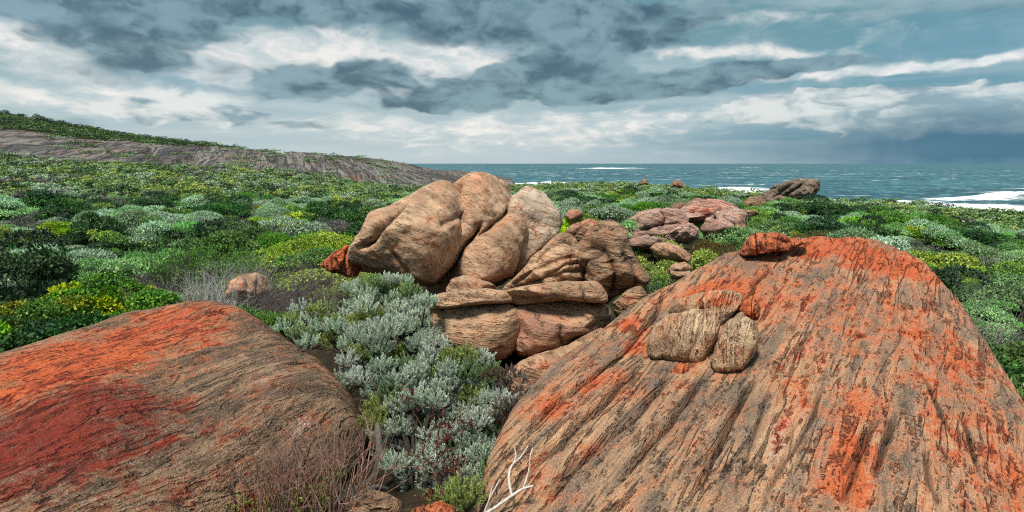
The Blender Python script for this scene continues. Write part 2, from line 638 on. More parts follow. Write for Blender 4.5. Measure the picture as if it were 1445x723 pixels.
def build_sea():
    az = np.linspace(-1.25, 1.25, 620)
    r = np.concatenate([np.exp(np.linspace(math.log(55), math.log(900), 560)), np.exp(np.linspace(math.log(910), math.log(60000), 120))])
    R, A = np.meshgrid(r, az, indexing='ij')
    x, y = (R * np.sin(A)).ravel(), (R * np.cos(A)).ravel()
    px = CX + FPX * x / np.maximum(y, 1)
    rr = np.hypot(x, y)
    q = np.stack([x * .05, y * .13, 0 * x], 1)
    w1 = fbm(q, 4, .55, seed=5)
    w2 = fbm(np.stack([x * .010 + 3, y * .03, 0 * x], 1), 2, seed=6)
    z = SEA + (w1 * .9 + w2 * .6) * np.clip(900 / rr, 0, 1) ** .5

    def spot(cx, Y, sx, sy):
        return np.exp(-((px - cx) / sx) ** 2 - ((y - Y) / sy) ** 2)
    pyw = CY - 0 * y
    br = fbm(np.stack([x * .03, y * .03, 0 * x + 4], 1), 4, seed=8)
    # breaker lines and surf, given as (bearing pixel, distance)
    surf = (spot(1390, 190, 80, 16) * 1.3 + spot(1450, 215, 60, 10) * .8 + spot(1345, 148, 120, 12) * 1.3 + spot(1450, 132, 100, 20) * 1.1
            + spot(1260, 170, 60, 10) * .55 + spot(1040, 232, 60, 26) * 1.4 + spot(1010, 190, 60, 22) * .9
            + spot(770, 290, 55, 45) * 1.35 + spot(735, 262, 30, 30) * .8 + spot(1215, 240, 30, 10) * .3
            + spot(860, 1350, 55, 260) * 1.05 + spot(940, 1100, 25, 60) * .45 + spot(1055, 1500, 25, 200) * .7 + spot(800, 700, 12, 60) * .3)
    foam = np.clip(surf + br * .75 * sstep(surf, .1, .5), 0, 1.3)
    splash = spot(770, 312, 30, 10)
    bl = spot(1420, 196, 45, 5)
    z = z + splash * (.7 + 2.4 * fbm(np.stack([x * .4, y * .4, 0 * x], 1), 3, seed=12)) + bl * 2.2
    foam = np.clip(foam + splash * .8, 0, 1.4)
    caps = sstep(w1 + .35 * br, .40, .56) * np.clip(1.0 - rr / 3500, .2, 1)
    m, g = new_mat('sea_water')
    p = g.pos()
    x_, y_, z_ = g.sep(p)
    b1 = g.noise(g.comb(x_ * .16, y_ * .20, 0.0), 1.0, 6, .68, .3)
    b2 = g.noise(g.comb(x_ * .018, y_ * .055, 3.0), 1.0, 5, .6, .3)
    b3 = g.noise(g.comb(x_ * .0035, y_ * .012, 5.0), 1.0, 5, .65, .2)
    c = g.mix(g.ss(b2 * .6 + b3 * .4, .40, .60), (0.014, 0.058, 0.082), (0.040, 0.125, 0.155))
    c = g.mix(g.ss(b1, .52, .64) * .6, c, (0.13, 0.28, 0.31))
    c = g.mix((1.0 - g.ss(b1, .36, .48)) * .6, c, (0.004, 0.03, 0.045))
    fo = g.attr('foam')
    lace = g.noise(g.comb(x_ * .12, y_ * .25, 9.0), 1.0, 6, .7, .6)
    f = g.ss(fo * .9 + (lace - .5) * 2.0, .42, 1.0)
    f2 = g.attr('caps') * g.ss(lace, .46, .60) * .75
    ff = g.clamp(f + f2)
    c = g.mix(ff, c, (0.80, 0.83, 0.84))
    g.out(g.bsdf(c, g.lerp(ff, 0, 1, .42, .9), .32, g.bump(b1 * .5 + b2, 2.2, .9)))
    o = mesh_np('sea', np.stack([x, y, z], 1), grid_faces(len(r), len(az)), m, attrs={'foam': foam, 'caps': caps})
    tag(o, 'choppy teal sea with white surf near the shore', 'sea', kind='structure')


build_land()
build_sea()
# ------------------------------------------------------------------ rock materials
FOL = math.radians(31)
FN = (math.cos(FOL), -math.sin(FOL), 0.0)      # normal of the upright foliation planes
FD = (math.sin(FOL), math.cos(FOL), 0.0)
FN_DIP = (math.cos(FOL), -math.sin(FOL), -.55)   # the right boulder's sheets dip


def rock_mat(name, tones, lichen=(lin(200, 98, 52), lin(190, 72, 28)), pale=lin(196, 184, 168), nrm=FN, fine=1.0, streak=1.0,
             stain=lin(60, 52, 48), gain=1.0, lich_bias=0.0, bumpk=1.0, elong=.10, grain=1.0, jk=1.0, dashk=1.0):
    m, g = new_mat(name)
    p = g.pos()
    n = Vector(nrm).normalized()
    a = n.orthogonal().normalized() if abs(n.z) > .5 else Vector((-n.y, n.x, 0)).normalized()
    b = n.cross(a)
    s = g.dot(p, tuple(n))
    t = g.dot(p, tuple(a))
    u = g.dot(p, tuple(b))
    lo = g.noise(p, 1.7, 2, .55)
    wob = (lo - .5) * .16 * streak
    sv = g.comb(s + wob, t * elong, u * elong)
    bands = g.noise(sv, 9.0 * fine, 4, .62, 0)
    lines = g.noise(sv, 30.0 * fine, 2, .62, 0)
    gr = g.noise(p, 120.0, 2, .8)
    gr2 = g.noise(p, 34.0, 2, .7)
    med = g.noise(p, 6.0, 4, .65, 0)
    cells = g.noise(g.comb(s, t * .32, u * .32), 26.0, 3, .72, 0)
    dash = g.noise(g.comb(s + wob * .5, t * .09, u * .09), 11.0, 2, .65, 0)
    c = g.mix(g.ss(lo * .35 + bands * .65, .40, .60), tones[0], tones[1])
    c = g.mix(g.ss(med, .48, .68) * .7, c, tones[2])
    c = g.mix(g.ss(lines, .52, .68) * .55, c, stain)
    # pale mineral and lichen crust
    pa = g.ss(g.attr('pale') * .55 + (med - .5) * .9 + (bands - .5) * .8, .30, .48)
    c = g.mix(pa * .75, c, g.mix(gr2, pale, tuple(x * .75 for x in pale)))
    # orange and red lichen, its own shape, thicker along the layers
    li = g.attr('lich')
    lraw = li * .62 + (med - .5) * 1.3 + (bands - .5) * 1.5 + (cells - .5) * 1.1 + (gr2 - .5) * 1.0 + lich_bias
    lm = g.ss(lraw, .34, .78)
    c = g.mix(g.ss(lraw, .02, .50) * .55, c, tuple(a * .55 + b * .45 for a, b in zip(lichen[0], tones[1])))
    lc = g.mix(g.ss(gr2 * .5 + lo * .5, .40, .60), lichen[0], lichen[1])
    c = g.mix(lm * g.lerp(gr2, .3, .7, .98, .62), c, lc)
    rd = g.ss(g.attr('red') * .7 + (med - .5) * 1.5 + (bands - .5) * 1.7 + (cells - .5) * 1.2 + (gr2 - .5) * .8, .18, .80)
    c = g.mix(rd * .85, c, g.mix(gr2, lin(146, 30, 14), lin(98, 24, 14)))
    # dark crust, some shade painted in by the dark fields, and joints
    dk = g.ss(g.attr('dark') * .8 + (lines - .5) * 1.8 + (gr2 - .5) * .8, .50, 1.0)
    c = g.mix(dk * .85, c, stain)
    jl = g.m('ABSOLUTE', g.noise(sv, 5.0 * fine, 1, .5, .4) - .5)
    joint = (1.0 - g.ss(jl, .003, .020)) * g.ss(g.noise(p, 2.2, 3, .6), .44, .60)
    pit = g.ss(cells, .56, .68)
    c = g.mix(joint * (.85 * jk), c, (0.018, 0.015, 0.013))
    c = g.mix(pit * .42 * grain, c, (0.030, 0.024, 0.020))
    ds = (1.0 - g.ss(g.m('ABSOLUTE', dash - .5 + (cells - .5) * .12), .006, .030)) * g.ss(gr2 * .5 + lo * .5 + (bands - .5) * .6, .46, .58) * dashk
    c = g.mix(ds * .78, c, (0.022, 0.018, 0.016))
    hi = g.ss(gr, .54, .66)
    c = g.mix(hi * g.lerp(g.m('MAXIMUM', lm, rd), 0, 1, .30, .08) * grain, c, lin(226, 212, 192))
    lo_g = g.ss(1.0 - gr, .54, .66)
    c = g.mix(lo_g * .42 * grain, c, lin(50, 40, 34))
    cr = g.attr('crack')
    c = g.mix(g.clamp(cr) * .85, c, (0.012, 0.010, 0.009))
    if gain != 1.0:
        c = g.hsv(c, v=gain)
    h = bands * .5 + lines * .40 + cells * .75 + gr * .20 - joint * (.9 * jk) - pit * .55 - ds * .8
    nb = g.bump(h, .065, 1.0 * bumpk)
    g.out(g.bsdf(c, .82, .22, nb))
    return m


M_RIGHT = rock_mat('lichen_granite', (lin(118, 98, 84), lin(188, 146, 112), lin(178, 112, 78)), stain=lin(54, 44, 40), lich_bias=.03, dashk=.75, jk=.35, streak=.3, fine=1.15, nrm=FN_DIP)
M_LEFT = rock_mat('red_granite', (lin(90, 70, 56), lin(152, 122, 96), lin(130, 84, 60)), lichen=(lin(212, 104, 52), lin(184, 64, 30)),
                  stain=lin(60, 44, 36), fine=1.3, lich_bias=-.02, elong=.2, streak=.35, dashk=.5, jk=.5)
M_TAN = rock_mat('tan_granite', (lin(146, 116, 94), lin(202, 170, 140), lin(178, 128, 96)), stain=lin(116, 88, 72), nrm=(.5, .5, .7), streak=1.0,
                 elong=.35, grain=.75, fine=.7, bumpk=.6, jk=.0, dashk=.12)
M_PALE = rock_mat('grey_granite', (lin(150, 132, 114), lin(196, 180, 160), lin(172, 152, 128)), stain=lin(96, 80, 68), nrm=(.3, .5, .8), elong=.4, grain=.7, fine=.7, bumpk=.6, jk=.0, dashk=.12)
M_LAYER = rock_mat('layered_granite', (lin(144, 112, 88), lin(198, 162, 130), lin(172, 124, 92)), stain=lin(104, 80, 64), nrm=(.12, -.1, 1.0), elong=.07, fine=1.1, jk=.0, dashk=.12)
M_MAUVE = rock_mat('mauve_granite', (lin(148, 106, 88), lin(198, 156, 126), lin(168, 112, 94)), stain=lin(92, 66, 56), nrm=(.1, -.1, 1.0), elong=.08, fine=1.0, jk=.0, dashk=.12)
M_SLAB = rock_mat('block_granite', (lin(160, 128, 102), lin(208, 176, 142), lin(192, 136, 100)), stain=lin(104, 80, 64), nrm=FN, elong=.2, dashk=.35, jk=.3)
M_ORANGE = rock_mat('orange_granite', (lin(176, 96, 60), lin(202, 110, 66), lin(190, 86, 46)), stain=lin(110, 58, 40), lich_bias=.22)
M_PINK = rock_mat('pink_granite', (lin(146, 114, 102), lin(192, 158, 144), lin(174, 126, 108)), stain=lin(92, 74, 68), dashk=.4, jk=.5, nrm=(.3, .2, .9), fine=.5, bumpk=1.0)
M_FAR = rock_mat('far_granite', (lin(92, 84, 76), lin(140, 128, 114), lin(126, 106, 90)), stain=lin(62, 56, 52), nrm=(.5, .2, .8), fine=.12, grain=.3, bumpk=1.0)
M_BROWN = rock_mat('brown_granite', (lin(132, 102, 80), lin(172, 140, 110), lin(152, 108, 78)), stain=lin(70, 54, 44), nrm=(.1, .1, 1), fine=1.0)

BLOCKERS = []      # (verts, faces) used to keep plants off the rocks


def pl_dist(q, pts):
    """distance of 2D points q to a polyline, and the parameter along it"""
    d = np.full(len(q), 1e9)
    al = np.zeros(len(q))
    n = len(pts) - 1
    for i in range(n):
        a, b = np.asarray(pts[i], float), np.asarray(pts[i + 1], float)
        ab = b - a
        t = np.clip(((q - a) @ ab) / max((ab @ ab), 1e-12), 0, 1)
        dd = np.linalg.norm(q - (a + t[:, None] * ab), axis=1)
        u = dd < d
        d[u] = dd[u]
        al[u] = (i + t[u]) / n
    return d, al


_ICO = {}


def ico(n):
    if n not in _ICO:
        bm = bmesh.new()
        bmesh.ops.create_icosphere(bm, subdivisions=n, radius=1.0)
        v = np.array([x.co[:] for x in bm.verts])
        f = np.array([[x.index for x in q.verts] for q in bm.faces])
        bm.free()
        _ICO[n] = (v, f)
    return _ICO[n]


def boulder(outline, Y, Tf, Tb, mat, label, name='boulder', cat='boulder', group=None, p=2.3, grooves=(), lobes=(), namp=.03, nscale=3.0,
            strata=None, facets=8, lich=(), pale=(), red=(), dark=(), res=6, seed=0, block=True, lip=0.0, pitch=None):
    """A rounded rock: the outline seen in the photograph is set at its own distance and swelled to a real depth Tf in front, Tb behind."""
    o = np.asarray(outline, float)
    cpx, cpy = (o[:, 0].min() + o[:, 0].max()) / 2, (o[:, 1].min() + o[:, 1].max()) / 2
    C = P(cpx, cpy, Y)
    w = C - CAM
    if pitch is not None:
        h = math.hypot(w[0], w[1])
        w = np.array([w[0], w[1], h * math.tan(pitch)])
    w = w / np.linalg.norm(w)
    u = np.array([w[1], -w[0], 0.0])
    u /= np.linalg.norm(u)
    v = np.cross(u, w)

    def uv(px, py):
        d = ray(px, py)
        t = ((C - CAM) @ w) / (d @ w)
        q = CAM + d * t - C
        return np.array([q @ u, q @ v])
    pts = np.array([uv(*q) for q in outline])
    # polar outline (dense, periodic, lightly smoothed)
    den = []
    for i in range(len(pts)):
        a, b = pts[i], pts[(i + 1) % len(pts)]
        for k in range(40):
            den.append(a + (b - a) * k / 40)
    den = np.array(den)
    ang = np.arctan2(den[:, 1], den[:, 0])
    rad = np.hypot(den[:, 0], den[:, 1])
    bins = 360
    R = np.zeros(bins)
    idx = ((ang + math.pi) / (2 * math.pi) * bins).astype(int) % bins
    for i in range(bins):
        mm = rad[idx == i]
        R[i] = mm.max() if len(mm) else np.nan
    good = ~np.isnan(R)
    R = np.interp(np.arange(bins), np.where(good)[0], R[good], period=bins)
    ker = np.hanning(13)
    ker /= ker.sum()
    R = np.convolve(np.concatenate([R[-6:], R, R[:6]]), ker, 'valid')
    R *= .992
    D, F = ico(res)
    phi = np.arctan2(D[:, 1], D[:, 0])
    Rp = np.interp((phi + math.pi) / (2 * math.pi) * bins - .5, np.arange(bins), R, period=bins)
    cb = np.hypot(D[:, 0], D[:, 1])
    sb = np.abs(D[:, 2])
    T = np.where(D[:, 2] < 0, Tf, Tb)
    r = ((cb / Rp) ** p + (sb / T) ** p) ** (-1 / p)
    Q = D * r[:, None]
    size = float(np.mean(R))
    # worn joint planes: flat faces with rounded edges
    fr_ = np.random.default_rng(seed * 13 + 5)
    for _ in range(facets):
        nrm = np.array([fr_.normal(0, .65), fr_.normal(.1, .6), -abs(fr_.normal(.75, .2))])
        nrm /= np.linalg.norm(nrm)
        pr = Q @ nrm
        hgt = np.percentile(pr, 99.8) * fr_.uniform(.77, .93)
        over = pr - hgt
        sft = .026 * size
        soft = np.where(over > -sft, (np.clip(over + sft, 0, None) ** 2) / np.maximum(4 * sft, 1e-6), 0)
        soft = np.where(over > sft, over, soft)
        Q = Q - nrm[None, :] * soft[:, None] * .9
    front = sstep(-D[:, 2], -.25, .15)
    cr = np.zeros(len(Q))
    q2 = Q[:, :2]
    rad_dir = D.copy()
    off = np.zeros(len(Q))
    # lobes: (px, py, radius px, height m)
    for (lx, ly, lr, lh) in lobes:
        c0 = uv(lx, ly)
        rr = np.linalg.norm(uv(lx + lr, ly) - c0)
        d = np.linalg.norm(q2 - c0, axis=1)
        off += lh * np.exp(-(d / rr) ** 2) * front
    wq = np.stack([fbm(Q * 7 / max(size, .2) * .4, 3, seed=seed + 5), fbm(Q * 7 / max(size, .2) * .4 + 9, 3, seed=seed + 6)], 1) * .035 * size
    for gdef in grooves:
        gp, gw, gd = gdef[:3]
        cd = gdef[3] if len(gdef) > 3 else 1.0
        poly = [uv(*a) for a in gp]
        d, al = pl_dist(q2 + wq, poly)
        taper = np.clip(np.minimum(al, 1 - al) * 6 + .35, 0, 1)
        gwi = gw * (.5 + .5 * taper)
        off -= gd * taper * (np.exp(-(d / (gwi * 2.6)) ** 2) * .45 + np.exp(-(d / gwi) ** 2) * .55) * front
        cr = np.maximum(cr, cd * taper * np.exp(-(d / (gwi * .55)) ** 2) * front)
    off += fbm(Q * (nscale / max(size, .05) * .5) + seed, 5, .5, seed=seed) * namp * 1.6
    off += fbm(Q * 9 + seed, 4, .55, seed=seed + 3) * min(namp, .03) * .5
    Wd = C + Q[:, :1] * u + Q[:, 1:2] * v + Q[:, 2:] * w
    if strata:
        sn, sf, sa = strata
        sn = np.asarray(sn, float)
        sn /= np.linalg.norm(sn)
        s = Wd @ sn * sf + fbm(Wd * 1.4, 3, seed=seed + 8) * 1.3
        k = vnoise(np.stack([s, s * 0 + seed, Wd @ u * .6], 1), seed) + .5 * vnoise(np.stack([s * 2.7, s * 0 + 4, Wd @ u * .8], 1), seed)
        off += sa * k
    Q = Q + rad_dir * off[:, None]
    V = C + Q[:, :1] * u + Q[:, 1:2] * v + Q[:, 2:] * w

    def field(lst):
        f = np.zeros(len(Q))
        for e in lst:
            c0 = uv(e[0], e[1])
            rx = np.linalg.norm(uv(e[0] + e[2], e[1]) - c0)
            ry = np.linalg.norm(uv(e[0], e[1] + e[3]) - c0)
            f += e[4] * np.exp(-((q2[:, 0] - c0[0]) / rx) ** 2 - ((q2[:, 1] - c0[1]) / ry) ** 2) * (front * .8 + .2)
        return f
    base = C.copy()
    base[2] = V[:, 2].min()
    ob = mesh_np(name, V, F, mat, attrs={'lich': field(lich), 'pale': field(pale), 'red': field(red), 'dark': field(dark), 'crack': cr}, loc=base)
    tag(ob, label, cat, group)
    if block:
        BLOCKERS.append((V, F))
    return ob


# ------------------------------------------------------------------ the two great foreground boulders
def surf_hit(zf, px, py, y0=1.2, y1=9.0):
    d = ray(px, py)
    Y = np.linspace(y0, y1, 1600)
    pts = CAM + d[None, :] * (Y / d[1])[:, None]
    under = pts[:, 2] < zf(pts[:, :2])
    i = int(np.argmax(under)) if under.any() else None
    return pts[i] if i is not None else None


def dome(name, label, cat, ctrl, foot, mat, rim, rim_r, rk=1.0, fn=FN, steps=(), cracks=(), lich=(), pale=(), red=(), dark=(), na=560, nr=420, seed=0, bottom=-.7, lam=2e-4):
    pts = [P(px, py, Y) for px, py, Y in ctrl if not isinstance(px, str)]
    zf = TPS([q[:2] for q in pts], [q[2] for q in pts], lam)
    fp = np.array([(P(*f)[:2] if len(f) == 3 else f) for f in foot])
    c = fp.mean(0)
    den = np.concatenate([fp[i] + (fp[(i + 1) % len(fp)] - fp[i]) * np.linspace(0, 1, 30, endpoint=False)[:, None] for i in range(len(fp))])
    ang = np.arctan2(den[:, 1] - c[1], den[:, 0] - c[0])
    rad = np.hypot(den[:, 0] - c[0], den[:, 1] - c[1])
    o = np.argsort(ang)
    th = np.linspace(-math.pi, math.pi, na, endpoint=False)
    Rb = np.interp(th, ang[o], rad[o], period=2 * math.pi)
    ker = np.hanning(15)
    ker /= ker.sum()
    Rb = np.convolve(np.concatenate([Rb[-7:], Rb, Rb[:7]]), ker, 'valid')
    s = np.concatenate([np.linspace(0.004, .93, nr - 60), np.linspace(.93, 1, 60)[1:]])
    SS, TH = np.meshgrid(s, th, indexing='ij')
    RR = SS * Rb[None, :]
    x, y = c[0] + RR * np.cos(TH), c[1] + RR * np.sin(TH)
    xy = np.stack([x.ravel(), y.ravel()], 1)
    z = zf(xy)
    din = (Rb[None, :] - RR).ravel()
    t = np.clip(1 - din / rim_r, 0, 1)
    z = z - rim * (1 - np.sqrt(np.clip(1 - t ** 2.2, 0, 1)))
    # relief along the foliation
    fs = np.concatenate([xy, z[:, None]], 1) @ (np.array(fn) / np.linalg.norm(fn))
    fd = xy @ np.array(FD[:2])
    q3 = np.stack([xy[:, 0], xy[:, 1], z], 1)
    wob = fbm(q3 * .9, 2, seed=seed + 2) * .12
    st = np.stack([(fs + wob * .25) * 7, fd * .8, z * .8], 1)
    k = fbm(st, 5, .55, seed=seed)
    rel = rk * (k * .020 + np.minimum(fbm(st * np.array([2.6, 2.0, 2.0]), 4, .6, seed=seed + 1), .1) * .020)
    rel += fbm(q3 * 1.3, 3, seed=seed + 4) * .024
    rel += fbm(q3 * 22, 3, .6, seed=seed + 6) * .006
    cr = np.zeros(len(xy))
    lv = np.zeros(len(xy))
    w2 = np.stack([fbm(q3 * 3.2, 3, seed=seed + 11), fbm(q3 * 3.2 + 7, 3, seed=seed + 12)], 1) * .028
    for sd_ in steps:                       # (photo polyline, height, side)  a sheet of rock ends along the line
        pl = [surf_hit(zf, *a) for a in sd_[0]]
        pl = [a[:2] for a in pl if a is not None]
        d, al = pl_dist(xy + w2, pl)
        sgn = np.zeros(len(xy))
        best = np.full(len(xy), 1e9)
        for i in range(len(pl) - 1):
            a, b = pl[i], pl[i + 1]
            ab = b - a
            tt = np.clip(((xy + w2 - a) @ ab) / (ab @ ab), 0, 1)
            dd = np.linalg.norm(xy + w2 - (a + tt[:, None] * ab), axis=1)
            sg = np.sign(ab[0] * (xy[:, 1] + w2[:, 1] - a[1]) - ab[1] * (xy[:, 0] + w2[:, 0] - a[0]))
            uu = dd < best
            best[uu] = dd[uu]
            sgn[uu] = sg[uu]
        side = sd_[2]
        taper = np.clip(np.minimum(al, 1 - al) * 5 + .15, 0, 1)
        sig = sgn * side
        up = np.where(sig > 0, np.exp(-(d / .34) ** 2) * sstep(d, 0.0, .02), 0)
        rel += sd_[1] * .5 * taper * up
        gro = np.exp(-((d + np.where(sig > 0, .004, -.004)) / .013) ** 2)
        rel -= (sd_[1] * .3 + .03) * taper * gro
        cr = np.maximum(cr, gro * taper)
    for cd in cracks:
        pl = [surf_hit(zf, *a) for a in cd[0]]
        pl = [a[:2] for a in pl if a is not None]
        if len(pl) < 2: continue
        d, al = pl_dist(xy + w2, pl)
        taper = np.clip(np.minimum(al, 1 - al) * 5 + .1, 0, 1)
        wd = cd[1] * (.4 + .6 * taper)
        gro = np.exp(-(d / wd) ** 2)
        rel -= cd[2] * taper * gro
        cr = np.maximum(cr, gro * taper * .9)
    z = z + rel * sstep(din, 0.0, .06)

    def field(lst):
        f = np.zeros(len(xy))
        for e in lst:
            h = surf_hit(zf, e[0], e[1])
            if h is None: continue
            hx, hy = surf_hit(zf, e[0] + e[2] * .5, e[1]), surf_hit(zf, e[0], e[1] + e[3] * .5)
            rx = 2 * np.linalg.norm(hx[:2] - h[:2]) if hx is not None else .3
            ry = 2 * np.linalg.norm(hy[:2] - h[:2]) if hy is not None else .3
            rx, ry = min(rx, 2.0), min(ry, 2.0)
            dv = xy - h[:2]
            rd = h[:2] / np.linalg.norm(h[:2])
            a = dv @ np.array([rd[1], -rd[0]])
            b = dv @ rd
            f += e[4] * np.exp(-(a / rx) ** 2 - (b / ry) ** 2)
        return f
    A = {'lich': field(lich), 'pale': field(pale), 'red': field(red), 'dark': field(dark), 'crack': cr}
    V = np.stack([xy[:, 0], xy[:, 1], z], 1)
    # underside: the rim turns in and down into the soil
    rows = [V.reshape(nr - 1, na, 3)]
    edge = V.reshape(nr - 1, na, 3)[-1]
    for i, (ins, dn) in enumerate([(.0, .03), (.03, .10), (.08, .2), (.14, .34), (.18, .6), (.2, 1.0)]):
        e = edge.copy()
        dirv = np.stack([np.cos(th), np.sin(th)], 1)
        e[:, :2] -= dirv * ins
        e[:, 2] = edge[:, 2] + (np.minimum(bottom, edge[:, 2] - .05) - edge[:, 2]) * dn
        e += fbm(e * 3.5, 3, seed=seed + 30)[:, None] * .03 * np.concatenate([dirv, np.zeros((na, 1))], 1)
        rows.append(e[None])
    top = c
    V = np.concatenate(rows, 0).reshape(-1, 3)
    extra = len(V) - len(xy)
    for k_ in A:
        a = A[k_].reshape(nr - 1, na)[-1]
        A[k_] = np.concatenate([A[k_]] + [a * (.6 if k_ != 'dark' else 1)] * 6)
    F = grid_faces(nr - 1 + 6, na, wrap=True)
    zc = float(zf(np.array([c]))[0])
    # close the hub
    V = np.concatenate([V, [[c[0], c[1], V[:na, 2].mean()]]])
    for k_ in A: A[k_] = np.append(A[k_], A[k_][0])
    hub = len(V) - 1
    j = np.arange(na)
    F = np.concatenate([F, np.stack([np.full(na, hub), j, (j + 1) % na, (j + 1) % na], 1)])
    base = np.array([c[0], c[1], bottom])
    # hub faces are triangles: give them as a degenerate-free fan of quads over two steps
    F = F[:-na]
    fan = np.stack([np.full(na // 2, hub), np.arange(0, na, 2), np.arange(1, na, 2), (np.arange(2, na + 2, 2)) % na], 1)
    F = np.concatenate([F, fan])
    ob = mesh_np(name, V, F, mat, attrs=A, loc=base)
    tag(ob, label, cat)
    BLOCKERS.append((V, F))
    return ob, zf


RB, rb_z = dome(
    'boulder', 'huge rounded granite boulder streaked orange and grey filling the right foreground', 'boulder',
    ctrl=[(1180, 358, 4.95), (1120, 362, 4.95), (1040, 368, 4.95), (970, 396, 4.8), (905, 427, 4.55), (1250, 374, 4.75), (1310, 410, 4.4),
          (1370, 480, 3.8), (1445, 612, 2.85), (1500, 720, 2.35), (860, 470, 4.2), (791, 520, 3.7), (736, 580, 3.25), (705, 640, 2.9), (745, 723, 2.62),
          (900, 723, 2.45), (1050, 723, 2.35), (1200, 723, 2.28), (1350, 723, 2.25), (1150, 500, 3.55), (1050, 500, 3.62), (950, 520, 3.6), (850, 600, 3.1),
          (1250, 500, 3.5), (1150, 410, 4.3), (1150, 610, 2.85), (1000, 610, 2.95), (1300, 610, 2.78), (1050, 420, 4.3),
          (1000, 850, 1.95), (1300, 850, 1.85), (800, 850, 2.15)],
    foot=[(1180, 360, 5.5), (1090, 372, 5.5), (1020, 380, 5.35), (960, 400, 5.1), (872, 440, 4.7), (822, 474, 4.35), (758, 517, 3.9), (706, 572, 3.38), (672, 645, 2.95),
          (665, 735, 2.62), (730, 850, 2.1), (950, 940, 1.8), (1200, 960, 1.7), (1480, 900, 1.8), (1560, 730, 2.3), (1500, 600, 2.95), (1425, 500, 3.75), (1370, 430, 4.4), (1310, 385, 5.0), (1250, 368, 5.4)],
    mat=M_RIGHT, rim=.38, rim_r=.24, fn=FN_DIP,
    steps=[(Z6([(400, 350), (385, 390), (330, 440), (290, 480), (235, 530), (205, 580), (140, 608), (100, 640)]), .085, -1),
           (Z6([(478, 370), (440, 430), (390, 490), (330, 540), (270, 590), (200, 655), (160, 700)]), .075, -1),
           (Z6([(560, 370), (520, 440), (480, 500), (420, 570), (340, 670)]), .06, -1),
           (Z6([(470, 150), (430, 230), (350, 330), (280, 400), (180, 470), (110, 540)]), .05, -1),
           (Z6([(690, 380), (640, 470), (600, 560), (540, 650)]), .06, -1),
           (Z7([(430, 480), (400, 540), (370, 620), (340, 710)]), .05, 1)],
    cracks=[(Z6([(690, 390), (640, 470), (600, 560), (540, 640)]), .014, .03), (Z3([(575, 425), (510, 480), (480, 560), (450, 600)]), .014, .035),
            (Z7([(545, 370), (570, 430), (610, 530)]), .012, .025),
            (Z7([(470, 470), (440, 560), (420, 660)]), .016, .04), (Z7([(130, 700), (200, 590), (265, 480), (300, 400)]), .013, .03),
            (Z7([(400, 500), (370, 580), (330, 640)]), .012, .025), (Z7([(640, 470), (660, 540), (690, 640)]), .012, .025),
            (Z7([(540, 560), (560, 640), (590, 720)]), .012, .025),
            (Z7([(75, 200), (130, 130), (160, 90)]), .012, .03), (Z7([(430, 90), (500, 100)]), .012, .02), (Z7([(60, 690), (110, 560), (150, 400)]), .011, .02)],
    lich=[(1190, 350, 120, 26, 1.25), (1250, 372, 40, 14, .8), (893, 462, 34, 18, 1.25), (894, 494, 22, 12, 1.2), (842, 552, 40, 24, 1.3), (780, 588, 40, 26, 1.2), (1000, 415, 50, 16, 1.1), (1062, 430, 16, 16, 1.0),
          (1020, 410, 60, 30, .75), (1110, 545, 40, 60, .55), (1195, 655, 40, 70, 1.25), (1215, 570, 40, 26, .8), (1345, 510, 34, 40, .4), (1200, 420, 130, 60, .38),
          (1250, 480, 100, 90, .30), (1050, 385, 60, 30, .4), (960, 660, 40, 40, .22), (1330, 620, 60, 90, .38), (760, 670, 50, 40, .4), (1430, 690, 50, 80, .6), (1330, 470, 60, 80, .25), (1390, 580, 50, 80, .3), (1180, 700, 40, 40, .4), (1000, 640, 60, 60, .12), (1130, 460, 60, 50, .25)],
    pale=[(1085, 400, 60, 30, .5), (1135, 470, 36, 40, .7), (1250, 430, 60, 40, .3), (950, 600, 120, 80, .25), (1100, 640, 60, 60, .4), (830, 500, 60, 40, .4), (1370, 660, 40, 60, .4), (1240, 595, 40, 30, .6), (1060, 560, 60, 60, .3)],
    dark=[(1085, 478, 28, 26, .7), (1020, 540, 70, 26, .6), (960, 660, 140, 80, .34), (1060, 620, 80, 80, .28), (1240, 700, 60, 50, .4), (1090, 640, 70, 70, .22), (1330, 560, 60, 50, .16), (1200, 400, 90, 40, .1), (880, 690, 90, 50, .2), (1420, 640, 40, 60, .2)],
    seed=3)

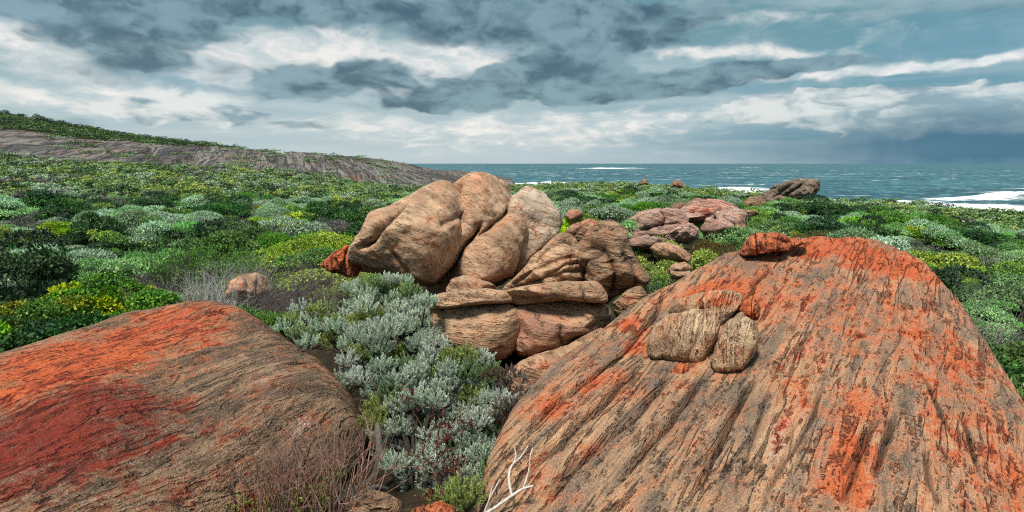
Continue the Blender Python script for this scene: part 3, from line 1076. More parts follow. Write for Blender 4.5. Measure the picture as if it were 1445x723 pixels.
LB, lb_z = dome(
    'boulder', 'low broad red lichen boulder in the left foreground', 'boulder',
    ctrl=[(290, 433, 4.6), (230, 440, 4.5), (350, 448, 4.55), (400, 479, 4.35), (450, 503, 4.15), (485, 533, 3.95), (515, 570, 3.7), (470, 603, 3.4), (420, 625, 3.2),
          (360, 662, 2.95), (310, 695, 2.75), (270, 725, 2.6), (150, 466, 4.1), (60, 500, 3.65), (0, 526, 3.35), (-90, 566, 3.0), (-200, 620, 2.65),
          (250, 560, 3.35), (120, 560, 3.1), (0, 610, 2.78), (120, 650, 2.65), (0, 723, 2.3), (130, 723, 2.4), (350, 560, 3.4), (420, 540, 3.65), (-150, 723, 2.2), (0, 850, 1.9), (200, 850, 2.05), (-200, 900, 1.7)],
    foot=[(292, 446, 5.05), (350, 462, 4.95), (410, 492, 4.7), (465, 520, 4.4), (505, 548, 4.05), (518, 574, 3.7), (475, 604, 3.4), (424, 626, 3.2), (364, 664, 2.95), (314, 697, 2.75),
          (272, 730, 2.58), (230, 800, 2.25), (120, 960, 1.75), (-150, 1000, 1.55), (-420, 900, 1.7), (-500, 700, 2.1), (-330, 630, 2.7), (-180, 580, 3.2), (-60, 536, 3.6), (60, 496, 4.1), (180, 460, 4.7)],
    mat=M_LEFT, rim=.34, rim_r=.38, rk=.55,
    steps=[(Z4([(0, 335), (60, 310), (130, 285), (190, 262)]), .045, -1), (Z4([(640, 70), (720, 45), (780, 60)]), .03, 1)],
    cracks=[(Z4([(440, 360), (480, 390), (520, 410)]), .012, .02), (Z4([(960, 225), (1040, 215), (1090, 225)]), .014, .03), (Z4([(690, 95), (740, 100), (780, 95)]), .01, .02)],
    lich=[(60, 530, 140, 40, 1.0), (150, 488, 130, 26, 1.0), (255, 442, 80, 20, 1.05), (40, 560, 60, 30, .5), (285, 475, 60, 24, .55), (130, 520, 120, 30, .45), (430, 505, 24, 12, .4), (240, 580, 50, 30, .2), (30, 690, 60, 30, .3), (120, 640, 120, 50, .18)],
    red=[(230, 600, 170, 70, .34), (40, 600, 150, 70, .8), (100, 690, 120, 40, .4), (150, 560, 100, 40, .5), (20, 650, 80, 50, .55), (290, 470, 40, 16, .5), (160, 620, 110, 40, .30)],
    pale=[(150, 470, 140, 14, .45), (60, 510, 80, 14, .4), (330, 500, 60, 40, .25), (400, 520, 70, 50, .35), (420, 600, 60, 30, .35), (230, 585, 40, 30, .4), (250, 520, 120, 20, .2)],
    dark=[(330, 550, 60, 40, .22), (250, 530, 100, 30, .1), (40, 705, 190, 50, .7), (220, 700, 120, 40, .4), (350, 660, 60, 26, .2)],  # lower-left fields put shade into the rock colour
    seed=23)
# ------------------------------------------------------------------ boulders of the middle pile
lobe_L = Z2([(155, 330), (165, 290), (215, 225), (260, 185), (330, 145), (395, 115), (450, 98), (500, 110), (524, 140), (520, 180), (512, 230), (518, 270), (500, 330), (450, 385), (405, 425), (350, 402), (300, 385), (250, 385), (190, 385), (160, 362)])
boulder(lobe_L, 6.05, .62, .9, M_TAN, 'broad tan boulder with a slab ledge on its shoulder, left end of the pile', p=2.5,
        grooves=[(Z2([(205, 290), (245, 270), (275, 235), (300, 195), (345, 158)]), .020, .15), (Z2([(520, 190), (470, 215), (440, 230)]), .03, .05, .3),
                 (Z2([(300, 300), (330, 340), (350, 370)]), .02, .03, .3)],
        lobes=[(*Z2([(455, 130)])[0], 26, .10), (*Z2([(255, 215)])[0], 16, .06), (*Z2([(430, 300)])[0], 40, .08)],
        namp=.035, lich=[(*Z2([(250, 360)])[0], 40, 14, .35), (*Z2([(180, 340)])[0], 12, 20, .4)],
        pale=[(*Z2([(420, 150)])[0], 50, 30, .35), (*Z2([(330, 230)])[0], 40, 40, .2)], dark=[(*Z2([(420, 390)])[0], 24, 30, .35)], seed=31, res=7)
lobe_M = Z2([(478, 108), (520, 82), (560, 71), (610, 72), (650, 85), (680, 110), (690, 140), (700, 180), (716, 205), (719, 250), (712, 300), (698, 345), (680, 385), (650, 420), (600, 440), (500, 445), (430, 450), (400, 415), (420, 330), (440, 220), (455, 150)])
boulder(lobe_M, 6.35, .55, .8, M_TAN, 'tallest tan boulder of the pile with a deep diagonal crack down its face', p=2.6,
        grooves=[(Z2([(590, 215), (560, 255), (520, 300), (490, 350), (440, 405)]), .026, .24), (Z2([(688, 160), (655, 195), (610, 235), (570, 262)]), .02, .12, .8),
                 (Z2([(520, 95), (515, 150), (500, 200)]), .018, .10, .7), (Z2([(560, 150), (600, 190), (640, 200)]), .03, .05, .3)],
        lobes=[(*Z2([(680, 230)])[0], 22, .12), (*Z2([(580, 110)])[0], 30, .08), (*Z2([(600, 340)])[0], 36, .08)], namp=.035,
        lich=[(*Z2([(540, 120)])[0], 22, 20, .55), (*Z2([(610, 290)])[0], 30, 30, .22)], pale=[(*Z2([(690, 260)])[0], 20, 50, .2)], dark=[(*Z2([(470, 400)])[0], 24, 30, .4), (*Z2([(640, 410)])[0], 30, 16, .4)], seed=47, res=7)
boulder(Z2([(672, 150), (690, 125), (730, 104), (770, 111), (810, 140), (838, 180), (845, 215), (835, 245), (805, 270), (770, 310), (730, 355), (690, 395), (650, 385), (630, 300), (640, 200)]),
        6.55, .5, .7, M_PALE, 'smooth grey rounded boulder leaning on the right of the tallest one', namp=.03, p=2.3,
        lobes=[(*Z2([(700, 170)])[0], 16, .06)], pale=[(*Z2([(770, 140)])[0], 34, 24, .5)], dark=[(*Z2([(730, 320)])[0], 26, 26, .4)], lich=[(*Z2([(715, 190)])[0], 14, 20, .3)], seed=53, res=7)
boulder(Z2([(622, 88), (645, 75), (670, 86), (684, 110), (672, 116), (640, 104)]), 6.5, .12, .2, M_TAN, 'small rounded stone lodged on top of the tallest tan boulder', name='stone', cat='stone', namp=.01, res=4, seed=3)
boulder(Z2([(72, 352), (110, 310), (160, 282), (185, 320), (200, 375), (190, 392), (120, 372)]), 6.0, .25, .4, M_ORANGE, 'small orange rock at the left foot of the boulder pile', name='rock', cat='rock', namp=.03, res=5, seed=5,
        grooves=[(Z2([(160, 290), (155, 330), (150, 365)]), .02, .05)])

# weathered rock with knobs
boulder(Z2([(650, 432), (690, 388), (740, 338), (790, 290), (838, 254), (870, 258), (900, 280), (920, 330), (915, 400), (900, 450), (850, 472), (760, 465), (690, 452)]),
        5.75, .42, .6, M_LAYER, 'ribbed weathered tan rock with long curved grooves in the middle of the pile', name='weathered_rock', cat='rock', p=2.4,
        grooves=[(Z2([(690, 410), (750, 365), (810, 340), (890, 325)]), .018, .06, .7), (Z2([(680, 432), (760, 400), (850, 370), (905, 365)]), .016, .05, .7),
                 (Z2([(740, 345), (800, 300), (850, 285), (890, 285)]), .016, .05, .6), (Z2([(790, 385), (850, 350), (905, 340)]), .014, .05, .7)],
        lobes=[(*Z2([(835, 285)])[0], 14, .07), (*Z2([(850, 335)])[0], 14, .06)], namp=.02, strata=((.45, -.2, .85), 11, .018), pale=[(*Z2([(800, 330)])[0], 30, 20, .3)], seed=61, res=7)
boulder(Z2([(880, 300), (895, 268), (920, 242), (970, 215), (1005, 212), (1032, 232), (1046, 262), (1066, 305), (1092, 350), (1114, 385), (1100, 418), (1060, 432), (1010, 448), (985, 475), (920, 470), (890, 420), (880, 360)]),
        5.75, .42, .55, M_BROWN, 'lumpy brown rock with hollows and a curled top at the right of the pile', name='weathered_rock', cat='rock', p=2.4,
        grooves=[(Z2([(890, 300), (930, 285), (980, 300), (1000, 330)]), .028, .11), (Z2([(902, 272), (950, 250), (1020, 240)]), .02, .09), (Z2([(905, 380), (925, 345), (960, 325), (975, 300)]), .025, .09, .8),
                 (Z2([(1000, 330), (1010, 370), (1000, 440)]), .025, .09), (Z2([(1030, 310), (1060, 350), (1070, 420)]), .022, .07, .7), (Z2([(890, 350), (900, 400), (930, 440)]), .02, .06)],
        lobes=[(*Z2([(985, 265)])[0], 22, .11), (*Z2([(935, 335)])[0], 13, .12), (*Z2([(1035, 370)])[0], 18, .10), (*Z2([(960, 400)])[0], 20, .08), (*Z2([(1085, 395)])[0], 10, .06)],
        namp=.035, strata=((.2, -.3, .9), 10, .014), pale=[(*Z2([(935, 330)])[0], 14, 16, .7), (*Z2([(960, 380)])[0], 20, 20, .35)], lich=[(*Z2([(1040, 370)])[0], 16, 20, .25)], seed=71, res=7)

# the split pair with their caps
boulder(Z2([(417, 490), (430, 482), (500, 470), (600, 467), (670, 464), (704, 485), (719, 520), (713, 570), (692, 620), (660, 648), (600, 660), (540, 652), (470, 627), (430, 592), (414, 550)]),
        5.1, .5, .55, M_LAYER, 'smooth bun shaped tan boulder below the cap slabs, left of the split', p=2.5, namp=.015, strata=((.05, -.2, 1), 22, .004),
        pale=[(*Z2([(540, 500)])[0], 60, 14, .35)], dark=[(*Z2([(560, 650)])[0], 60, 12, .4)], seed=81, facets=1)
boulder(Z2([(416, 484), (424, 455), (450, 440), (520, 428), (600, 424), (660, 431), (684, 448), (688, 468), (640, 472), (560, 478), (480, 488), (432, 492)]),
        5.05, .42, .5, M_LAYER, 'thin layered slab lying on the bun shaped boulder', name='rock_slab', cat='rock slab', p=2.8, namp=.012, strata=((.03, -.1, 1), 26, .010),
        grooves=[(Z2([(440, 462), (520, 450), (600, 455), (680, 452)]), .010, .02, .5)], seed=91, facets=1)
boulder(Z2([(470, 436), (478, 415), (495, 395), (530, 382), (580, 394), (620, 410), (645, 430), (600, 440), (530, 442)]), 5.5, .25, .4, M_TAN, 'small peaked tan rock behind the layered slab', name='rock', cat='rock', namp=.02, res=5,
        lich=[(*Z2([(600, 408)])[0], 18, 8, .4)], seed=93)
boulder(Z2([(690, 490), (715, 468), (800, 458), (900, 456), (965, 462), (990, 485), (996, 520), (976, 552), (940, 572), (895, 585), (850, 605), (790, 628), (740, 645), (695, 640), (680, 600), (700, 550)]),
        5.15, .45, .5, M_MAUVE, 'mauve brown boulder right of the split with banded face', p=2.6, namp=.02, strata=((.08, -.1, 1), 16, .010),
        grooves=[(Z2([(840, 545), (835, 575), (850, 600)]), .02, .05), (Z2([(870, 555), (930, 545), (985, 520)]), .014, .03, .6)],
        lobes=[(*Z2([(780, 540)])[0], 30, .05)], lich=[(*Z2([(780, 560)])[0], 40, 30, .1)], pale=[(*Z2([(900, 480)])[0], 60, 10, .3)], dark=[(*Z2([(860, 600)])[0], 60, 14, .5), (*Z2([(705, 560)])[0], 8, 40, .4)], seed=101, facets=3)
boulder(Z2([(648, 436), (700, 418), (780, 408), (850, 401), (905, 401), (950, 399), (980, 424), (991, 450), (986, 472), (930, 466), (850, 461), (760, 468), (690, 474)]),
        5.1, .40, .45, M_LAYER, 'long rounded cap slab lying across the mauve brown boulder', name='rock_slab', cat='rock slab', p=2.8, namp=.012, strata=((.03, -.1, 1), 20, .007),
        grooves=[(Z2([(905, 400), (912, 430), (918, 466)]), .014, .05), (Z2([(690, 455), (760, 448), (850, 444), (900, 446)]), .009, .016, .5)], lich=[(*Z2([(950, 440)])[0], 20, 16, .3)], pale=[(*Z2([(780, 420)])[0], 50, 8, .3)], seed=111, facets=1)
# rocks seen between the pile and the right boulder
boulder(Z2([(845, 252), (870, 226), (930, 198), (962, 208), (965, 240), (930, 262), (890, 275), (860, 272)]), 8.0, .3, .4, M_MAUVE, 'reddish brown rock peeping over the weathered rocks', name='rock', cat='rock', res=5, namp=.03, lich=[(*Z2([(930, 215)])[0], 20, 12, .5)], seed=121)
boulder(Z2([(848, 192), (868, 174), (890, 171), (912, 186), (905, 206), (870, 212)]), 12.0, .3, .4, M_MAUVE, 'small dark red rock among bushes behind the grey boulder', name='rock', cat='rock', res=4, namp=.03, lich=[(*Z2([(880, 185)])[0], 20, 12, .5)], seed=123)
boulder(Z2([(880, 262), (900, 235), (940, 222), (960, 240), (940, 262), (900, 280)]), 6.9, .2, .3, M_BROWN, 'small brown knob of rock behind the curled top', name='rock', cat='rock', res=4, namp=.02, seed=125)
# wedge stones in the gap at the foot of the pile
boulder([(700, 540), (738, 508), (800, 488), (850, 460), (864, 470), (822, 502), (775, 538), (738, 566), (704, 566)], 4.62, .22, .35, M_LAYER, 'wedge of orange brown rock jammed between the pile and the big right boulder', name='rock', cat='rock', res=5, namp=.02, lich=[(770, 520, 30, 10, .4)], strata=((.6, -.3, .7), 18, .01), seed=127)
boulder(Z5([(735, 385), (760, 350), (790, 322), (798, 345), (770, 375), (748, 398)]), 4.1, .06, .1, M_BROWN, 'narrow sliver of stone standing at the lower edge of the gap', name='stone', cat='stone', res=4, namp=.01, seed=129)
boulder(Z5([(195, 715), (230, 680), (290, 664), (350, 680), (382, 702), (376, 728), (340, 750), (210, 750)]), 2.95, .16, .25, M_BROWN, 'flat brown rock at the bottom edge below the silver shrub', name='rock', cat='rock', res=5, namp=.012, strata=((.3, -.5, .8), 22, .012), seed=131)
boulder(Z5([(385, 735), (430, 700), (480, 698), (540, 712), (565, 735), (540, 770), (420, 770)]), 2.85, .16, .25, M_ORANGE, 'orange rock showing at the bottom edge beside the bare white branch', name='rock', cat='rock', res=5, namp=.012, seed=133)
boulder([(318, 415), (325, 398), (342, 388), (362, 385), (380, 393), (385, 408), (372, 420), (340, 424)], 7.2, .22, .3, M_TAN, 'isolated orange tan stone standing in the grey twigs on the left', name='rock', cat='rock', res=5, namp=.03, lich=[(350, 400, 40, 20, .4)],
        grooves=[([(345, 390), (348, 405), (346, 420)], .014, .03), ([(362, 386), (364, 400), (360, 420)], .014, .03)], seed=137)

boulder([(864, 428), (884, 410), (905, 404), (914, 418), (900, 438), (874, 456)], 5.25, .16, .3, M_BROWN, 'small brown rock in the notch between the curled rock and the big right boulder', name='rock', cat='rock', res=5, namp=.02, seed=139)

# loose blocks on the right boulder
def on_dome(px, py, back=.0):
    return float(surf_hit(rb_z, px, py)[1]) + back


boulder(Z6([(418, 295), (440, 250), (480, 220), (530, 207), (580, 212), (600, 245), (598, 280), (572, 330), (547, 356), (490, 347), (420, 332)]), on_dome(*Z6([(510, 330)])[0], .09), .20, .25, M_SLAB, 'squarish pale tan block lying on the big right boulder', name='rock_block', cat='rock block', p=2.9, res=6, namp=.012,
        strata=(FN, 24, .006), grooves=[(Z6([(520, 215), (500, 270), (470, 335)]), .008, .012, .6), (Z6([(560, 225), (550, 280), (520, 340)]), .008, .012, .6)], pale=[(*Z6([(500, 270)])[0], 40, 40, .3)], seed=141, facets=2)
boulder(Z6([(573, 348), (590, 300), (622, 242), (655, 214), (692, 238), (704, 275), (690, 320), (660, 365), (620, 376), (588, 366)]), on_dome(*Z6([(635, 345)])[0], .05), .20, .24, M_SLAB, 'upright oval pale block beside the squarish one on the right boulder', name='rock_block', cat='rock block', p=2.7, res=6, namp=.012,
        strata=(FN, 24, .006), pale=[(*Z6([(650, 290)])[0], 30, 50, .4)], seed=143, facets=2)
boulder(Z6([(468, 218), (488, 186), (560, 164), (622, 157), (664, 174), (645, 212), (604, 255), (585, 262), (530, 240)]), on_dome(*Z6([(570, 240)])[0], .10), .18, .26, M_SLAB, 'orange topped block behind the two pale ones on the right boulder', name='rock_block', cat='rock block', p=2.8, res=6, namp=.012,
        lich=[(*Z6([(560, 185)])[0], 60, 14, .9), (*Z6([(630, 180)])[0], 20, 14, .7)], grooves=[(Z6([(560, 168), (545, 200), (570, 225)]), .01, .03)], seed=145, facets=2)
boulder(Z6([(650, 210), (662, 190), (684, 174), (706, 204), (702, 234), (672, 236), (655, 226)]), on_dome(*Z6([(680, 230)])[0], .05), .12, .16, M_ORANGE, 'small bright orange block at the right end of the blocks', name='rock_block', cat='rock block', res=5, namp=.01, seed=147, facets=2)
boulder(Z6([(476, 368), (490, 346), (526, 350), (521, 372), (502, 386), (482, 378)]), on_dome(*Z6([(500, 375)])[0], .03), .07, .09, M_ORANGE, 'chip of rusty rock under the squarish block', name='stone', cat='stone', res=4, namp=.008, p=2.8, seed=149)
boulder(Z3([(442, 398), (455, 375), (480, 345), (500, 326), (560, 320), (605, 326), (634, 336), (642, 352), (628, 378), (560, 390), (482, 396)]), 5.0, .24, .35, M_ORANGE, 'rust orange stone resting on the crest of the big right boulder', name='rock', cat='rock', p=2.7, res=6, namp=.025,
        grooves=[(Z3([(560, 322), (600, 345), (640, 352)]), .012, .03)], seed=151)
boulder(Z3([(625, 352), (640, 336), (690, 342), (694, 350), (665, 364), (634, 374)]), 5.0, .12, .2, M_ORANGE, 'thin rusty wedge beside the stone on the crest', name='stone', cat='stone', res=4, namp=.01, seed=153)
boulder([(1222, 375), (1232, 366), (1255, 365), (1274, 372), (1280, 380), (1258, 384), (1236, 381)], 4.85, .08, .14, M_ORANGE, 'flat flake of orange rock on the right shoulder of the big boulder', name='rock_slab', cat='rock slab', res=4, namp=.006, p=2.8, seed=155)

# pink outcrop behind the pile
PK = dict(name='boulder', cat='boulder')
boulder(Z3([(45, 318), (66, 272), (110, 248), (180, 233), (240, 238), (275, 268), (262, 302), (200, 330), (120, 345), (66, 340)]), 11.5, .7, .9, M_PINK, 'pink domed boulder at the left of the outcrop', namp=.05, grooves=[(Z3([(110, 310), (180, 290), (250, 285)]), .03, .1), (Z3([(180, 240), (200, 270), (190, 300)]), .025, .07)], seed=161, **PK)
boulder(Z3([(190, 335), (220, 305), (252, 288), (290, 284), (312, 308), (304, 340), (270, 355), (220, 352)]), 11.0, .5, .7, M_PINK, 'small pink boulder at the foot of the outcrop', namp=.05, seed=163, **PK)
boulder(Z3([(225, 262), (240, 232), (270, 214), (300, 200), (380, 204), (430, 218), (462, 242), (400, 262), (330, 280), (280, 285)]), 12.5, .8, 1.0, M_PINK, 'rust stained slab boulder crowning the pink outcrop', namp=.05, lich=[(*Z3([(350, 220)])[0], 36, 12, .7)], grooves=[(Z3([(320, 260), (390, 245), (460, 235)]), .03, .1)], seed=165, **PK)
boulder(Z3([(318, 312), (332, 268), (372, 248), (430, 238), (475, 244), (494, 270), (478, 305), (430, 340), (360, 345), (328, 335)]), 11.6, .7, .9, M_PINK, 'mauve pink boulder at the right of the outcrop', namp=.06, grooves=[(Z3([(330, 290), (345, 265), (360, 250)]), .04, .15), (Z3([(400, 260), (440, 290), (430, 330)]), .02, .06)], seed=167, **PK)
boulder(Z3([(205, 238), (214, 222), (245, 213), (280, 213), (288, 232), (250, 242)]), 13.0, .3, .4, M_BROWN, 'tan knob of rock behind the pink outcrop', name='rock', cat='rock', res=4, namp=.03, seed=169)
boulder(Z3([(462, 245), (480, 238), (520, 242), (522, 254), (490, 260), (465, 258)]), 12.2, .2, .3, M_BROWN, 'thin brown slab off the right end of the pink outcrop', name='rock_slab', cat='rock slab', res=4, namp=.02, seed=170)
boulder(Z3([(60, 345), (100, 330), (150, 330), (200, 340), (190, 362), (120, 372), (70, 368)]), 10.0, .4, .5, M_PINK, 'low pale pink slab in front of the outcrop', name='rock_slab', cat='rock slab', res=5, namp=.03, seed=172)
boulder(Z3([(140, 372), (160, 354), (205, 350), (250, 366), (288, 400), (276, 422), (210, 415), (155, 395)]), 8.2, .35, .4, M_MAUVE, 'smooth brown loaf shaped rock among the lime green bushes', name='rock', cat='rock', res=5, namp=.025, pale=[(*Z3([(210, 362)])[0], 16, 6, .5)], seed=173)
boulder(Z3([(205, 445), (225, 425), (262, 420), (292, 440), (288, 468), (240, 482), (215, 475)]), 7.3, .25, .3, M_TAN, 'pale tan rock just beyond the left edge of the big boulder', name='rock', cat='rock', res=5, namp=.02, grooves=[(Z3([(210, 448), (250, 452), (290, 448)]), .014, .04)], seed=175)
# far boulders
boulder(Z3([(462, 228), (470, 208), (492, 194), (522, 190), (547, 212), (535, 234), (480, 238)]), 24.0, 1.0, 1.2, M_BROWN, 'brown rounded boulder in the scrub in front of the big far rock', res=5, namp=.06, seed=181)
boulder(Z3([(522, 205), (532, 182), (562, 168), (620, 140), (665, 132), (700, 129), (727, 136), (730, 165), (716, 196), (650, 200), (580, 212), (530, 212)]), 44.0, 1.8, 2.2, M_FAR, 'big tilted grey rock standing above the far shore', namp=.12, res=6, p=2.6, strata=((.75, .1, .65), 1.3, .16),
        grooves=[(Z3([(610, 190), (660, 160), (690, 135)]), .08, .4), (Z3([(560, 200), (610, 170), (650, 140)]), .06, .2)], seed=183)
boulder(Z3([(106, 150), (110, 136), (122, 128), (134, 136), (134, 150)]), 62.0, .8, .8, M_BROWN, 'left small round boulder on the skyline of the scrub before the sea', name='rock', cat='rock', res=4, namp=.1, seed=185)
boulder(Z3([(212, 160), (218, 142), (234, 136), (254, 142), (258, 160)]), 58.0, .9, .9, M_BROWN, 'right round brown boulder on the skyline of the scrub before the sea', name='rock', cat='rock', res=4, namp=.1, lich=[(*Z3([(235, 148)])[0], 10, 5, .3)], seed=187)
# ------------------------------------------------------------------ plants
def foliage_mat():
    m, g = new_mat('foliage')
    col = g.attr('col', True)
    tip = g.attr('tip')
    isl = g.island()
    ob = g.objrand()
    c = g.mix(g.ss(tip, .0, 1.0), g.mix(1.0, col, (.16, .20, .12), 'MULTIPLY'), col)  # leaf bases multiplied darker: shade inside the bush put into the colour
    c = g.hsv(c, g.lerp(isl, 0, 1, .485, .515), g.lerp(ob, 0, 1, .85, 1.12), g.lerp(isl, 0, 1, .78, 1.18))
    c = g.hsv(c, g.lerp(ob, 0, 1, .488, .512), 1.0, g.lerp(ob, 0, 1, .75, 1.22))
    bs = g.bsdf(c, .55, .25)
    tr = g.n('ShaderNodeBsdfTranslucent')
    g.put(tr.inputs[0], c)
    mx = g.n('ShaderNodeMixShader')
    mx.inputs[0].default_value = .22
    g.t.links.new(bs.o, mx.inputs[1])
    g.t.links.new(tr.outputs[0], mx.inputs[2])
    g.out(S(g, mx.outputs[0]))
    return m


def wood_mat():
    m, g = new_mat('wood')
    col = g.attr('col', True)
    p = g.coord('Object')
    n = g.noise(p, 40.0, 3, .7)
    c = g.mix(g.ss(n, .4, .65) * .5, col, g.mix(1.0, col, (.4, .38, .36), 'MULTIPLY'))
    g.out(g.bsdf(c, .85, .1, g.bump(n, .004, .8)))
    return m


M_FOL = foliage_mat()
M_WOOD = wood_mat()


def unit(a):
    return a / np.maximum(np.linalg.norm(a, axis=-1, keepdims=True), 1e-9)


def fingers(base, d, ln, nl, L, Wd, col, r, s0=60, s1=14, lean=.0):
    """shoots: each is a stack of nl narrow leaves round an axis. base (N,3) d (N,3) ln (N) col (N,3)"""
    N = len(base)
    h = (np.arange(nl) + .5) / nl
    h = np.broadcast_to(h[None], (N, nl))
    ang = np.arange(nl)[None] * 2.39996 + r.uniform(0, 6.28, (N, 1)) + r.normal(0, .25, (N, nl))
    ref = np.where(np.abs(d[:, 2:3]) > .9, np.array([[1.0, 0, 0]]), np.array([[0, 0, 1.0]]))
    e1 = unit(np.cross(d, ref))
    e2 = np.cross(d, e1)
    rad = np.cos(ang)[..., None] * e1[:, None] + np.sin(ang)[..., None] * e2[:, None]
    sp = np.radians(s0 + (s1 - s0) * h + r.normal(0, 6, (N, nl)))
    ld = d[:, None] * np.cos(sp)[..., None] + rad * np.sin(sp)[..., None]
    b = base[:, None] + d[:, None] * (ln[:, None] * h * .8)[..., None]
    sd = unit(np.cross(ld, rad + 1e-5)) 
    l = (L * r.uniform(.7, 1.25, (N, nl)))[..., None]
    w = (Wd * r.uniform(.75, 1.2, (N, nl)))[..., None]
    mid = b + ld * l * .55 + sd * 0
    droop = rad * l * .06
    v = np.stack([b, mid + sd * w * .5 + droop, b + ld * l, mid - sd * w * .5 + droop], 2)
    V = v.reshape(-1, 3)
    F = np.arange(N * nl * 4).reshape(-1, 4)
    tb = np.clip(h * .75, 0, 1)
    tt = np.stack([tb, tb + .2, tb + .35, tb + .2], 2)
    return V, F, np.clip(tt, 0, 1).ravel(), np.repeat(np.repeat(col, nl, 0), 4, 0)


def tubes(segs, sides=4):
    """segs: list of (p0,p1,r0,r1) -> V,F"""
    a = np.array([s[0] for s in segs], float)
    b = np.array([s[1] for s in segs], float)
    r0 = np.array([s[2] for s in segs])[:, None]
    r1 = np.array([s[3] for s in segs])[:, None]
    d = unit(b - a)
    ref = np.where(np.abs(d[:, 2:3]) > .9, np.array([[1.0, 0, 0]]), np.array([[0, 0, 1.0]]))
    e1 = unit(np.cross(d, ref))
    e2 = np.cross(d, e1)
    ring0, ring1 = [], []
    for k in range(sides):
        c, s = math.cos(2 * math.pi * k / sides), math.sin(2 * math.pi * k / sides)
        ring0.append(a + (e1 * c + e2 * s) * r0)
        ring1.append(b + d * r1 * .3 + (e1 * c + e2 * s) * r1)
    V = np.stack(ring0 + ring1, 1).reshape(-1, 3)
    n = len(a)
    k = np.arange(sides)
    f = np.stack([k, (k + 1) % sides, (k + 1) % sides + sides, k + sides], 1)
    F = (np.arange(n)[:, None, None] * 2 * sides + f[None]).reshape(-1, 4)
    return V, F


def branchy(r, o, d, L, rad, depth, nsub=3, spread=.6, wig=.18, up=.1, shrink=.7, segs=None, nseg=4):
    """a forking twig"""
    if segs is None: segs = []
    p = np.array(o, float)
    d = np.array(d, float)
    d /= np.linalg.norm(d)
    kids = []
    for i in range(nseg):
        d = d + r.normal(0, wig, 3) + np.array([0, 0, up])
        d /= np.linalg.norm(d)
        q = p + d * L / nseg
        ra = rad * (1 - .45 * i / nseg)
        rb = rad * (1 - .45 * (i + 1) / nseg)
        segs.append((p, q, ra, rb))
        p = q
        kids.append((p.copy(), d.copy(), rb))
    if depth > 0:
        for j in range(nsub):
            k = kids[-1] if j == 0 else kids[r.integers(max(0, nseg - 3), nseg)]
            dd = k[1] + r.normal(0, spread, 3)
            branchy(r, k[0], dd, L * shrink * r.uniform(.7, 1.15), k[2] * .72, depth - 1, nsub, spread, wig, up, shrink, segs, nseg)
    return segs


def join(parts):
    """parts: list of (V,F,tip,col)"""
    Vs, Fs, Ts, Cs, o = [], [], [], [], 0
    for V, F, t, c in parts:
        Vs.append(V); Fs.append(F + o); Ts.append(t); Cs.append(c)
        o += len(V)
    return np.concatenate(Vs), np.concatenate(Fs), np.concatenate(Ts), np.concatenate(Cs)


def stems(segs, col, sides=3):
    V, F = tubes(segs, sides)
    return V, F, np.ones(len(V)), np.tile(np.array(col, float), (len(V), 1))


# tip colours (leaf albedo)
KC = {'silver': [(.36, .52, .33), (.28, .45, .22), (.42, .57, .40)],
      'sage': [(.26, .48, .16), (.34, .55, .24), (.20, .40, .12)],
      'green': [(.14, .30, .045), (.20, .37, .05), (.09, .22, .04)],
      'lime': [(.36, .50, .05), (.30, .45, .05), (.44, .54, .07)],
      'dark': [(.04, .11, .032), (.06, .15, .04), (.035, .085, .035)],
      'yellow': [(.10, .20, .03), (.34, .37, .03), (.07, .16, .03), (.12, .24, .035)],
      'grey': [(.20, .185, .18), (.16, .14, .135), (.25, .23, .22)],
      'rust': [(.20, .11, .03), (.16, .13, .04), (.14, .17, .05)]}


